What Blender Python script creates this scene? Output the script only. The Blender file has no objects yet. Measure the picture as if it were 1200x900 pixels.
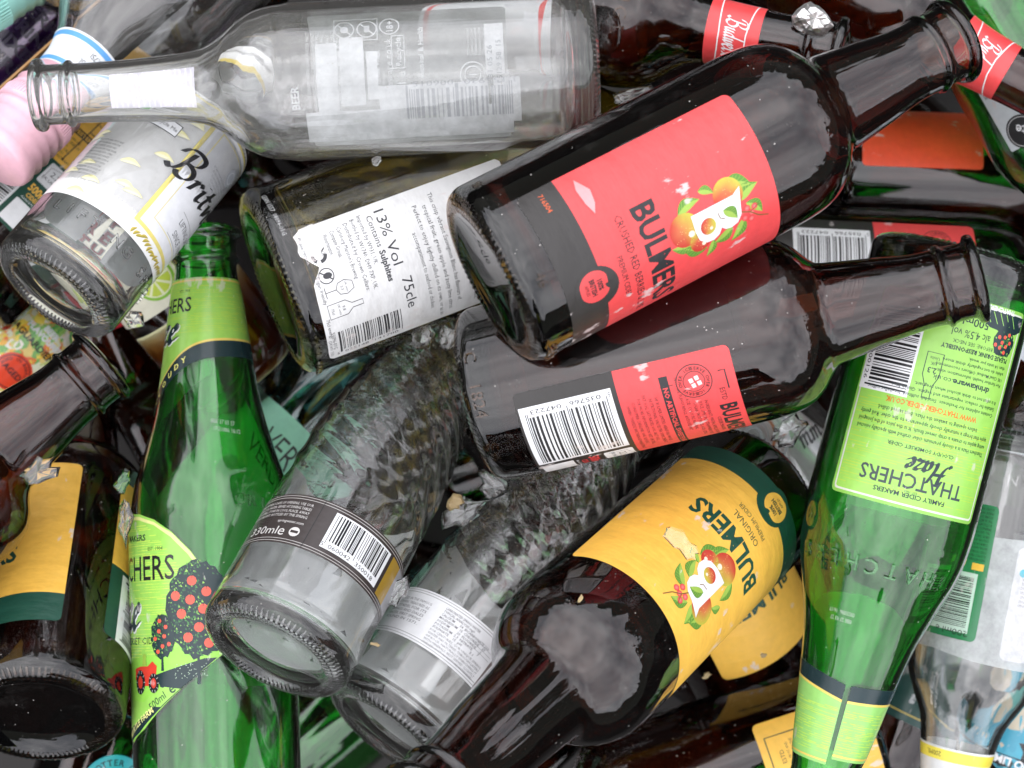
import bpy, math, random
import numpy as np
from mathutils import Vector, Matrix
from mathutils.geometry import tessellate_polygon

# ---------------------------------------------------------------- camera
sc = bpy.context.scene
COL = sc.collection
CAM_H = 0.8
FPX = 2286.0
cam_data = bpy.data.cameras.new("camera")
cam_data.sensor_width = 36.0
cam_data.lens = 36.0 * FPX / 1200.0
cam_data.clip_start = 0.02
cam_data.clip_end = 200.0
cam_data.dof.use_dof = True
cam_data.dof.focus_distance = CAM_H - 0.04
cam_data.dof.aperture_fstop = 13.0
cam = bpy.data.objects.new("camera", cam_data)
cam.location = (0, 0, CAM_H)
COL.objects.link(cam)
sc.camera = cam

# ---------------------------------------------------------------- world: overcast sky, dark tree line low down
world = bpy.data.worlds.new("World")
sc.world = world
world.use_nodes = True
wn, wl = world.node_tree.nodes, world.node_tree.links
wn.clear()
SUN_EL, SUN_ROT = math.radians(62), math.radians(-35)
w_out = wn.new("ShaderNodeOutputWorld")
w_bg = wn.new("ShaderNodeBackground")
w_bg.inputs["Strength"].default_value = 0.11
sky = wn.new("ShaderNodeTexSky")
sky.sky_type = 'NISHITA'
sky.sun_disc = False
sky.sun_elevation = SUN_EL
sky.sun_rotation = SUN_ROT
tc = wn.new("ShaderNodeTexCoord")
sep = wn.new("ShaderNodeSeparateXYZ")
wl.new(tc.outputs["Generated"], sep.inputs[0])
cn = wn.new("ShaderNodeTexNoise")
cn.inputs["Scale"].default_value = 2.3
cn.inputs["Detail"].default_value = 3.0
cn.inputs["Roughness"].default_value = 0.55
wl.new(tc.outputs["Generated"], cn.inputs["Vector"])
cr = wn.new("ShaderNodeValToRGB")
cr.color_ramp.elements[0].position = 0.34
cr.color_ramp.elements[0].color = (0.42, 0.43, 0.48, 1)
cr.color_ramp.elements[1].position = 0.64
cr.color_ramp.elements[1].color = (1.0, 0.99, 1.03, 1)
wl.new(cn.outputs["Fac"], cr.inputs[0])
zen = wn.new("ShaderNodeMapRange")            # overcast sky: brighter towards the zenith
zen.inputs["From Min"].default_value = 0.0
zen.inputs["From Max"].default_value = 1.0
zen.inputs["To Min"].default_value = 21.0
zen.inputs["To Max"].default_value = 29.0
wl.new(sep.outputs["Z"], zen.inputs["Value"])
cm = wn.new("ShaderNodeVectorMath"); cm.operation = 'SCALE'
wl.new(cr.outputs["Color"], cm.inputs[0]); wl.new(zen.outputs[0], cm.inputs["Scale"])
mx = wn.new("ShaderNodeMix"); mx.data_type = 'RGBA'
mx.inputs["Factor"].default_value = 0.9
wl.new(sky.outputs["Color"], mx.inputs["A"]); wl.new(cm.outputs[0], mx.inputs["B"])
# ragged tree line on the horizon
tn = wn.new("ShaderNodeTexNoise")
tn.inputs["Scale"].default_value = 4.0
tn.inputs["Detail"].default_value = 6.0
tn.inputs["Roughness"].default_value = 0.65
wl.new(tc.outputs["Generated"], tn.inputs["Vector"])
tm = wn.new("ShaderNodeMath"); tm.operation = 'MULTIPLY_ADD'
tm.inputs[1].default_value = -0.9; tm.inputs[2].default_value = 0.24
wl.new(tn.outputs["Fac"], tm.inputs[0])
ta = wn.new("ShaderNodeMath"); ta.operation = 'ADD'
wl.new(tm.outputs[0], ta.inputs[0]); wl.new(sep.outputs["Z"], ta.inputs[1])
tr = wn.new("ShaderNodeMapRange")
tr.inputs["From Min"].default_value = 0.0; tr.inputs["From Max"].default_value = 0.02
wl.new(ta.outputs[0], tr.inputs["Value"])
mt = wn.new("ShaderNodeMix"); mt.data_type = 'RGBA'
mt.inputs["A"].default_value = (1.25, 1.28, 1.15, 1)
wl.new(tr.outputs[0], mt.inputs["Factor"]); wl.new(mx.outputs["Result"], mt.inputs["B"])
wl.new(mt.outputs["Result"], w_bg.inputs["Color"])
wl.new(w_bg.outputs[0], w_out.inputs[0])

sun_d = bpy.data.lights.new("sun", 'SUN')
sun_d.energy = 0.6
sun_d.angle = math.radians(85)
sun_d.color = (1.0, 0.97, 0.94)
sun = bpy.data.objects.new("sun", sun_d)
dirv = Vector((math.sin(SUN_ROT) * math.cos(SUN_EL), math.cos(SUN_ROT) * math.cos(SUN_EL), math.sin(SUN_EL)))
sun.rotation_euler = dirv.to_track_quat('Z', 'Y').to_euler()
COL.objects.link(sun)

sc.view_settings.view_transform = 'Standard'
sc.view_settings.look = 'None'
sc.view_settings.exposure = 0.1
sc.view_settings.gamma = 1.0
sc.view_settings.use_curve_mapping = False
sc.render.engine = 'CYCLES'
cy = sc.cycles
cy.max_bounces = 26
cy.transmission_bounces = 26
cy.glossy_bounces = 8
cy.diffuse_bounces = 3
cy.transparent_max_bounces = 16
cy.volume_bounces = 0
cy.caustics_reflective = True
cy.caustics_refractive = True
cy.blur_glossy = 0.6
cy.sample_clamp_indirect = 8.0
cy.use_denoising = True
try:
    cy.denoiser = 'OPENIMAGEDENOISE'
    cy.denoising_input_passes = 'RGB_ALBEDO_NORMAL'
except Exception:
    pass

# ---------------------------------------------------------------- helpers
def P(px, py, z):
    """point of the place seen at photo pixel (px, py) and height z (m)"""
    return Vector(((px - 600) * (CAM_H - z) / FPX, -(py - 450) * (CAM_H - z) / FPX, z))

def srgb(h):
    h = h.lstrip('#')
    o = []
    for k in (0, 2, 4):
        c = int(h[k:k + 2], 16) / 255.0
        o.append(c / 12.92 if c <= 0.04045 else ((c + 0.055) / 1.055) ** 2.4)
    return tuple(o) + (1.0,)

def thing(name, label, cat, loc=(0, 0, 0), mat=None, group=None, kind=None):
    o = bpy.data.objects.new(name, None)
    o.empty_display_size = 0.02
    COL.objects.link(o)
    if mat is not None:
        o.matrix_world = mat
    else:
        o.location = loc
    o["label"] = label
    o["category"] = cat
    if group: o["group"] = group
    if kind: o["kind"] = kind
    return o

def mesh_obj(name, verts, faces, mat, parent=None, cols=None, normals=None, smooth=True):
    me = bpy.data.meshes.new(name)
    me.from_pydata([tuple(v) for v in verts], [], faces)
    me.materials.append(mat)
    if smooth:
        me.polygons.foreach_set("use_smooth", [True] * len(me.polygons))
    if cols is not None:
        ca = me.color_attributes.new("Col", 'FLOAT_COLOR', 'POINT')
        ca.data.foreach_set("color", np.asarray(cols, dtype=np.float32).ravel())
    me.update()
    if normals is not None:
        me.normals_split_custom_set_from_vertices([tuple(n) for n in normals])
    o = bpy.data.objects.new(name, me)
    COL.objects.link(o)
    if parent is not None:
        o.parent = parent
    return o

# ---------------------------------------------------------------- materials
def new_mat(name):
    m = bpy.data.materials.new(name)
    m.use_nodes = True
    m.node_tree.nodes.clear()
    return m, m.node_tree.nodes, m.node_tree.links

def glass_mat(name, trans3mm, coat=0.6, dust=1.0, tint=(1, 1, 1), haze=0.0, bump=0.3):
    """solid bottle glass: absorption in the glass itself, dust and dried splashes on it"""
    m, n, l = new_mat(name)
    out = n.new("ShaderNodeOutputMaterial")
    b = n.new("ShaderNodeBsdfPrincipled")
    b.inputs["Base Color"].default_value = tint + (1,)
    b.inputs["Roughness"].default_value = 0.0
    b.inputs["IOR"].default_value = 1.5
    b.inputs["Transmission Weight"].default_value = 1.0
    b.inputs["Coat Weight"].default_value = coat
    b.inputs["Coat IOR"].default_value = 1.7
    b.inputs["Coat Roughness"].default_value = 0.006
    tcn = n.new("ShaderNodeTexCoord")
    # uneven glass surface
    nz = n.new("ShaderNodeTexNoise"); nz.inputs["Scale"].default_value = 28.0
    nz.inputs["Detail"].default_value = 2.0
    l.new(tcn.outputs["Object"], nz.inputs["Vector"])
    bp = n.new("ShaderNodeBump"); bp.inputs["Strength"].default_value = bump
    bp.inputs["Distance"].default_value = 0.0012
    l.new(nz.outputs["Fac"], bp.inputs["Height"])
    l.new(bp.outputs[0], b.inputs["Normal"]); l.new(bp.outputs[0], b.inputs["Coat Normal"])
    # dust specks
    vo = n.new("ShaderNodeTexVoronoi"); vo.inputs["Scale"].default_value = 430.0
    l.new(tcn.outputs["Object"], vo.inputs["Vector"])
    sp = n.new("ShaderNodeSeparateColor"); l.new(vo.outputs["Color"], sp.inputs[0])
    th = n.new("ShaderNodeMapRange")
    th.inputs["From Min"].default_value = 0.62; th.inputs["From Max"].default_value = 1.0
    th.inputs["To Min"].default_value = 0.0; th.inputs["To Max"].default_value = 0.115 * dust
    pz = n.new("ShaderNodeTexNoise"); pz.inputs["Scale"].default_value = 26.0; pz.inputs["Detail"].default_value = 3.0
    l.new(tcn.outputs["Object"], pz.inputs["Vector"])
    pa = n.new("ShaderNodeMath"); pa.operation = 'MULTIPLY_ADD'; pa.inputs[1].default_value = 0.9; pa.inputs[2].default_value = -0.45
    l.new(pz.outputs["Fac"], pa.inputs[0])
    ps = n.new("ShaderNodeMath"); ps.operation = 'ADD'
    l.new(sp.outputs[0], ps.inputs[0]); l.new(pa.outputs[0], ps.inputs[1])
    l.new(ps.outputs[0], th.inputs["Value"])
    ls = n.new("ShaderNodeMath"); ls.operation = 'LESS_THAN'
    l.new(vo.outputs["Distance"], ls.inputs[0]); l.new(th.outputs[0], ls.inputs[1])
    # faint film of dried dirt in patches
    fz = n.new("ShaderNodeTexNoise"); fz.inputs["Scale"].default_value = 45.0
    fz.inputs["Detail"].default_value = 8.0; fz.inputs["Roughness"].default_value = 0.7
    l.new(tcn.outputs["Object"], fz.inputs["Vector"])
    fr = n.new("ShaderNodeMapRange")
    fr.inputs["From Min"].default_value = 0.56; fr.inputs["From Max"].default_value = 0.80
    fr.inputs["To Max"].default_value = 0.03 * dust
    fr.inputs["To Min"].default_value = 0.001 * dust + haze
    l.new(fz.outputs["Fac"], fr.inputs["Value"])
    mxn = n.new("ShaderNodeMath"); mxn.operation = 'MAXIMUM'
    sc_ = n.new("ShaderNodeMath"); sc_.operation = 'MULTIPLY'; sc_.inputs[1].default_value = 0.75
    l.new(ls.outputs[0], sc_.inputs[0])
    l.new(sc_.outputs[0], mxn.inputs[0]); l.new(fr.outputs[0], mxn.inputs[1])
    d = n.new("ShaderNodeBsdfDiffuse"); d.inputs["Color"].default_value = (0.62, 0.60, 0.56, 1)
    ms = n.new("ShaderNodeMixShader")
    l.new(mxn.outputs[0], ms.inputs[0]); l.new(b.outputs[0], ms.inputs[1]); l.new(d.outputs[0], ms.inputs[2])
    l.new(ms.outputs[0], out.inputs["Surface"])
    if trans3mm is not None:
        sig = [-math.log(t) / 0.003 for t in trans3mm]
        D = max(sig) * 1.001
        va = n.new("ShaderNodeVolumeAbsorption")
        va.inputs["Density"].default_value = D
        va.inputs["Color"].default_value = tuple(1 - s / D for s in sig) + (1,)
        l.new(va.outputs[0], out.inputs["Volume"])
    return m

def print_mat(name, rough=0.42, wrinkle=0.6, scuff=1.0, alpha=None, spec=0.5, streak=False, white_back=True):
    """paper or film label; its own printed colours come from the mesh's colour attribute"""
    m, n, l = new_mat(name)
    out = n.new("ShaderNodeOutputMaterial")
    b = n.new("ShaderNodeBsdfPrincipled")
    b.inputs["Roughness"].default_value = rough
    b.inputs["Specular IOR Level"].default_value = spec
    at = n.new("ShaderNodeAttribute"); at.attribute_name = "Col"
    tcn = n.new("ShaderNodeTexCoord")
    # fibres / slight ink unevenness
    g = n.new("ShaderNodeTexNoise"); g.inputs["Scale"].default_value = 300.0
    g.inputs["Detail"].default_value = 4.0
    l.new(tcn.outputs["Object"], g.inputs["Vector"])
    gr = n.new("ShaderNodeMapRange"); gr.inputs["To Min"].default_value = 0.86; gr.inputs["To Max"].default_value = 1.08
    l.new(g.outputs["Fac"], gr.inputs["Value"])
    vm = n.new("ShaderNodeVectorMath"); vm.operation = 'SCALE'
    l.new(at.outputs["Color"], vm.inputs[0]); l.new(gr.outputs[0], vm.inputs["Scale"])
    # scuffs where the ink is rubbed off, small and elongated
    mp = n.new("ShaderNodeMapping"); mp.inputs["Scale"].default_value = (130, 300, 110)
    mp.inputs["Rotation"].default_value = (0.4, 0.3, 0.8)
    l.new(tcn.outputs["Object"], mp.inputs["Vector"])
    s1 = n.new("ShaderNodeTexNoise"); s1.inputs["Scale"].default_value = 1.0
    s1.inputs["Detail"].default_value = 5.0; s1.inputs["Roughness"].default_value = 0.6
    l.new(mp.outputs[0], s1.inputs["Vector"])
    s2 = n.new("ShaderNodeTexNoise"); s2.inputs["Scale"].default_value = 38.0
    l.new(tcn.outputs["Object"], s2.inputs["Vector"])
    sm = n.new("ShaderNodeMath"); sm.operation = 'MULTIPLY'
    l.new(s1.outputs["Fac"], sm.inputs[0]); l.new(s2.outputs["Fac"], sm.inputs[1])
    sr = n.new("ShaderNodeMapRange")
    sr.inputs["From Min"].default_value = 0.362; sr.inputs["From Max"].default_value = 0.40
    sr.inputs["To Max"].default_value = 0.7 * scuff
    l.new(sm.outputs[0], sr.inputs["Value"])
    mc = n.new("ShaderNodeMix"); mc.data_type = 'RGBA'
    mc.inputs["B"].default_value = (0.66, 0.60, 0.58, 1)
    # damp and dirt stains soaked into the paper
    dz = n.new("ShaderNodeTexNoise"); dz.inputs["Scale"].default_value = 24.0; dz.inputs["Detail"].default_value = 9.0
    dz.inputs["Roughness"].default_value = 0.68; dz.inputs["Distortion"].default_value = 0.8
    l.new(tcn.outputs["Object"], dz.inputs["Vector"])
    dr = n.new("ShaderNodeMapRange"); dr.inputs["From Min"].default_value = 0.56; dr.inputs["From Max"].default_value = 0.74
    dr.inputs["To Min"].default_value = 0.0; dr.inputs["To Max"].default_value = 0.34 * scuff
    l.new(dz.outputs["Fac"], dr.inputs["Value"])
    md = n.new("ShaderNodeMix"); md.data_type = 'RGBA'; md.blend_type = 'MULTIPLY'
    md.inputs["B"].default_value = (0.62, 0.55, 0.47, 1)
    l.new(dr.outputs[0], md.inputs["Factor"]); l.new(vm.outputs[0], md.inputs["A"])
    l.new(sr.outputs[0], mc.inputs["Factor"]); l.new(md.outputs["Result"], mc.inputs["A"])
    geo = n.new("ShaderNodeNewGeometry")     # the unprinted back of a label is white paper
    mb = n.new("ShaderNodeMix"); mb.data_type = 'RGBA'
    mb.inputs["B"].default_value = (0.92, 0.94, 0.94, 1)
    if white_back: l.new(geo.outputs["Backfacing"], mb.inputs["Factor"]); l.new(mc.outputs["Result"], mb.inputs["A"])
    else: mb.inputs["Factor"].default_value = 0.0; l.new(mc.outputs["Result"], mb.inputs["A"])
    l.new(mb.outputs["Result"], b.inputs["Base Color"])
    # wrinkles
    wz = n.new("ShaderNodeTexNoise"); wz.inputs["Scale"].default_value = 60.0
    wz.inputs["Detail"].default_value = 3.0
    mw = n.new("ShaderNodeMapping"); mw.inputs["Scale"].default_value = (1, 1, 2.2)
    l.new(tcn.outputs["Object"], mw.inputs["Vector"]); l.new(mw.outputs[0], wz.inputs["Vector"])
    bp = n.new("ShaderNodeBump"); bp.inputs["Strength"].default_value = wrinkle
    bp.inputs["Distance"].default_value = 0.0014
    l.new(wz.outputs["Fac"], bp.inputs["Height"]); l.new(bp.outputs[0], b.inputs["Normal"])
    if alpha is not None:
        if streak:
            a1 = n.new("ShaderNodeTexNoise"); a1.inputs["Scale"].default_value = 70.0
            a1.inputs["Detail"].default_value = 7.0; a1.inputs["Roughness"].default_value = 0.7
            l.new(tcn.outputs["Object"], a1.inputs["Vector"])
            ar = n.new("ShaderNodeMapRange")
            ar.inputs["From Min"].default_value = 0.3; ar.inputs["From Max"].default_value = 0.7
            ar.inputs["To Min"].default_value = alpha + 0.2; ar.inputs["To Max"].default_value = alpha - 0.35
            l.new(a1.outputs["Fac"], ar.inputs["Value"]); l.new(ar.outputs[0], b.inputs["Alpha"])
        else:
            b.inputs["Alpha"].default_value = alpha
    l.new(b.outputs[0], out.inputs["Surface"])
    return m

M = {}
M['amber'] = glass_mat("amber_glass", (0.25, 0.072, 0.013), coat=0.26, tint=(0.96, 0.98, 1.0))
M['green'] = glass_mat("green_glass", (0.14, 0.74, 0.18), coat=0.5, haze=0.004)
M['olive'] = glass_mat("olive_glass", (0.60, 0.52, 0.10), coat=0.3)
M['clear'] = glass_mat("clear_glass", (0.985, 0.992, 0.987), coat=0.3, haze=0.012, bump=0.12, dust=0.8)
M['clear_dusty'] = glass_mat("dusty_clear_glass", (0.985, 0.992, 0.987), coat=0.3, haze=0.045, bump=0.12, dust=0.9)
M['teal'] = glass_mat("dark_teal_glass", (0.25, 0.52, 0.50), coat=0.6)
M['paper'] = print_mat("printed_paper", 0.46)
M['gloss'] = print_mat("glossy_film_print", 0.25, wrinkle=0.15, scuff=0.7)
M['foil'] = print_mat("pearl_print", 0.32, wrinkle=0.2, scuff=0.3)
M['inner'] = print_mat("inner_side_print", 0.5, wrinkle=0.0, scuff=0.0, white_back=False)
M['ink'] = print_mat("white_screen_print", 0.5, wrinkle=0.0, scuff=0.0, alpha=0.80, streak=True)
M['plastic'] = print_mat("painted_metal_cap", 0.33, wrinkle=0.0, scuff=0.2)

# ---------------------------------------------------------------- lathe profiles (fraction of length, radius in mm)
def pchip(xs, ys, x):
    xs, ys = np.asarray(xs, float), np.asarray(ys, float)
    h = np.diff(xs); dl = np.diff(ys) / h
    m = np.zeros(len(xs)); m[0] = dl[0]; m[-1] = dl[-1]
    for k in range(1, len(xs) - 1):
        if dl[k - 1] * dl[k] > 0:
            w1, w2 = 2 * h[k] + h[k - 1], h[k] + 2 * h[k - 1]
            m[k] = (w1 + w2) / (w1 / dl[k - 1] + w2 / dl[k])
    x = np.clip(x, xs[0], xs[-1])
    i = np.clip(np.searchsorted(xs, x) - 1, 0, len(xs) - 2)
    t = (x - xs[i]) / h[i]
    return ((1 + 2 * t) * (1 - t) ** 2 * ys[i] + t * (1 - t) ** 2 * h[i] * m[i]
            + t * t * (3 - 2 * t) * ys[i + 1] + t * t * (t - 1) * h[i] * m[i + 1])

LIP = {  # height below the mouth in mm -> radius, shared finish shapes
 'crown': [(17, 0), (16, 0.2), (15.2, 1.1), (14.4, 1.5), (13.6, 1.3), (12.6, 0.5), (11, 0.1), (6, 0.1), (4.6, 0.5), (4.0, 2.0), (2.6, 2.7), (1.0, 2.3), (0.2, 1.2), (0, 0.2)],
 'plain': [(14, 0), (9, 0), (8.2, 1.6), (6.5, 2.2), (4.6, 2.0), (3.9, 0.6), (3, 0.6), (2.2, 1.4), (1, 1.5), (0.2, 0.8), (0, 0.0)],
}
PROF = {
 'cider': [(0.56, 1.0), (0.60, 0.985), (0.64, 0.92), (0.67, 0.79), (0.69, 0.645), (0.703, 0.575), (0.725, 0.552), (0.80, 0.49), (0.90, 0.415)],
 'round_cider': [(0.55, 1.0), (0.59, 0.975), (0.625, 0.885), (0.652, 0.75), (0.668, 0.645), (0.682, 0.595), (0.71, 0.57), (0.80, 0.52), (0.90, 0.45)],
 'green': [(0.46, 1.0), (0.50, 0.985), (0.55, 0.93), (0.61, 0.80), (0.68, 0.66), (0.76, 0.56), (0.88, 0.44), (0.95, 0.38)],
 'beer':  [(0.545, 1.0), (0.59, 0.96), (0.63, 0.82), (0.665, 0.62), (0.70, 0.485), (0.76, 0.43), (0.93, 0.385)],
 'wine':  [(0.60, 1.0), (0.65, 0.93), (0.70, 0.74), (0.75, 0.52), (0.80, 0.41), (0.92, 0.365)],
 'mixer': [(0.60, 1.0), (0.65, 0.97), (0.70, 0.84), (0.76, 0.66), (0.84, 0.56), (0.92, 0.50)],
 'swirl': [(0.10, 1.0), (0.40, 1.0), (0.44, 1.0), (0.55, 0.97), (0.68, 0.84), (0.82, 0.64), (0.92, 0.52)],
}

class Shape:
    def __init__(s, kind, L, R, lip='crown'):
        s.L, s.R = L * 1000, R
        pts = [(0.02, R)] + [(f, r * R) for f, r in PROF[kind]]
        nr = pts[-1][1]
        lipz = [(1 - d / s.L, nr + dr) for d, dr in LIP[lip]]
        pts = [p for p in pts if p[0] < lipz[0][0] - 0.005] + lipz
        s.xs, s.ys = [p[0] for p in pts], [p[1] for p in pts]
    def r(s, v):
        return pchip(s.xs, s.ys, np.asarray(v, float) / s.L)

def heel(sh, v):
    """outer radius with rounded heel near the base"""
    r = sh.r(v)
    hr = 6.0
    v = np.asarray(v, float)
    return np.where(v < hr, r - hr + np.sqrt(np.maximum(hr * hr - (hr - v) ** 2, 0)), r)

def build_glass(name, sh, mat, parent, seg=128, wall=2.6, disp=None, punt=4.0, knurl=0, rings=1.0, bands=()):
    L, R = sh.L, sh.R
    vs = list(6 * (1 - np.cos(np.linspace(0, math.pi / 2, 9))))
    step = 2.2 / rings
    vs += list(np.arange(6 + step, L - 17, step)) + list(np.linspace(L - 16.5, L, 40))
    vs = np.array(vs)
    ro = heel(sh, vs)
    for (b0, b1, d) in bands:   # shallow steps moulded in the body
        ro = ro + d * np.clip((vs - b0) / 1.0, 0, 1) * np.clip((b1 - vs) / 1.0, 0, 1)
    base = [(0.0, punt), (R * 0.35, punt * 0.95), (R * 0.6, punt * 0.7), (R * 0.72, punt * 0.3), (R - 7.6, 0.3)]
    vin = np.array(list(np.linspace(punt + 3.2, 14, 6)) + list(np.arange(16, L - 16, 4.0 / rings)) + list(np.linspace(L - 15, L - 0.6, 8)))
    ri = sh.r(np.minimum(vin, L - 16)) - wall
    hb = punt + 3.2
    cut = np.clip((vin - hb) / 8.0, 0, 1)
    ri = ri - 6 * (1 - np.sqrt(1 - (1 - cut) ** 2))
    prof_o = base + list(zip(ro, vs))
    prof_i = list(zip(ri, vin))[::-1]
    prof_i += [(R * 0.5, hb + 0.6), (0.0, hb + 1.2)]
    lipx = [((ro[-1] * 0.55 + prof_i[0][0] * 0.45), L + 0.4)]
    prof = prof_o + lipx + prof_i
    n_outer0, n_outer1 = len(base), len(base) + len(vs)
    verts, faces = [(0, 0, prof[0][1] / 1000)], []
    th = np.linspace(0, 2 * math.pi, seg, endpoint=False)
    ct, st = np.cos(th), np.sin(th)
    rows = []
    for k in range(1, len(prof) - 1):
        r, z = prof[k]
        rr = np.full(seg, r)
        if disp is not None and n_outer0 <= k < n_outer1:
            rr = rr + disp(th, z)
        i0 = len(verts)
        for a in range(seg):
            verts.append((rr[a] * ct[a] / 1000, rr[a] * st[a] / 1000, z / 1000))
        rows.append(i0)
    end = len(verts); verts.append((0, 0, prof[-1][1] / 1000))
    for a in range(seg):
        b = (a + 1) % seg
        faces.append((0, rows[0] + b, rows[0] + a))
        faces.append((end, rows[-1] + a, rows[-1] + b))
    for i, j in zip(rows[:-1], rows[1:]):
        for a in range(seg):
            b = (a + 1) % seg
            faces.append((i + a, i + b, j + b, j + a))
    o = mesh_obj(name, verts, faces, mat, parent)
    if knurl:
        kv, kf = [], []
        for q in range(knurl):   # moulded stipple ridges on the bearing edge
            a = 2 * math.pi * q / knurl
            ca, sa = math.cos(a), math.sin(a)
            w = R * math.pi / knurl * 0.42
            i0 = len(kv)
            ring = []
            for (rr, zz, hw) in [(R - 8.5, 0.4, w * .5), (R - 7.0, -0.35, w), (R - 5.0, -0.32, w), (R - 2.6, .75, w), (R - 1.2, 2.0, w * .5)]:
                for s_ in (-1, 1):
                    kv.append(((rr * ca - s_ * hw * sa) / 1000, (rr * sa + s_ * hw * ca) / 1000, zz / 1000))
            for s_ in range(4):
                x = i0 + 2 * s_
                kf.append((x, x + 1, x + 3, x + 2))
            # close to a thin solid from below
            j0 = len(kv)
            for (rr, zz, hw) in [(R - 8.5, 1.6, w * .5), (R - 7.0, .9, w), (R - 5.0, .9, w), (R - 3.4, 1.8, w), (R - 2.2, 3.0, w * .5)]:
                for s_ in (-1, 1):
                    kv.append(((rr * ca - s_ * hw * sa) / 1000, (rr * sa + s_ * hw * ca) / 1000, zz / 1000))
            for s_ in range(4):
                x = j0 + 2 * s_
                kf.append((x, x + 2, x + 3, x + 1))
                kf.append((i0 + 2 * s_, i0 + 2 * s_ + 2, j0 + 2 * s_ + 2, j0 + 2 * s_))
                kf.append((i0 + 2 * s_ + 1, j0 + 2 * s_ + 1, j0 + 2 * s_ + 3, i0 + 2 * s_ + 3))
            kf.append((i0, j0, j0 + 1, i0 + 1)); kf.append((i0 + 8, i0 + 9, j0 + 9, j0 + 8))
        mesh_obj("base_knurling", kv, kf, mat, o, smooth=False)
    return o

# ---------------------------------------------------------------- text
_tcache = {}
def glyphs(body, bold=0.0, shear=0.0):
    key = (body, bold, shear)
    if key in _tcache: return _tcache[key]
    cu = bpy.data.curves.new("t", 'FONT')
    cu.body = body; cu.size = 1.0; cu.offset = bold; cu.shear = shear
    cu.resolution_u = 2 if len(body) < 20 else 1
    cu.fill_mode = 'FRONT' if hasattr(cu, 'fill_mode') else 'BOTH'
    cu.align_x = 'LEFT'
    o = bpy.data.objects.new("t", cu)
    me = o.to_mesh()
    v = np.array([(p.co.x, p.co.y) for p in me.vertices]) if len(me.vertices) else np.zeros((0, 2))
    f = [tuple(p.vertices) for p in me.polygons]
    o.to_mesh_clear()
    bpy.data.objects.remove(o); bpy.data.curves.remove(cu)
    _tcache[key] = (v, f)
    return v, f

def clip_strip(poly, ax, lo, hi):
    """clip convex polygon [(x,y,...)] to lo<=p[ax]<=hi"""
    for s, lim in ((1, lo), (-1, -hi)):
        out = []
        n = len(poly)
        for k in range(n):
            a, b = poly[k], poly[(k + 1) % n]
            da, db = s * a[ax] - lim, s * b[ax] - lim
            if da >= 0: out.append(a)
            if (da > 0 and db < 0) or (da < 0 and db > 0):
                t = da / (da - db)
                out.append(tuple(a[i] + (b[i] - a[i]) * t for i in range(len(a))))
        poly = out
        if len(poly) < 3: return []
    return poly

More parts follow.
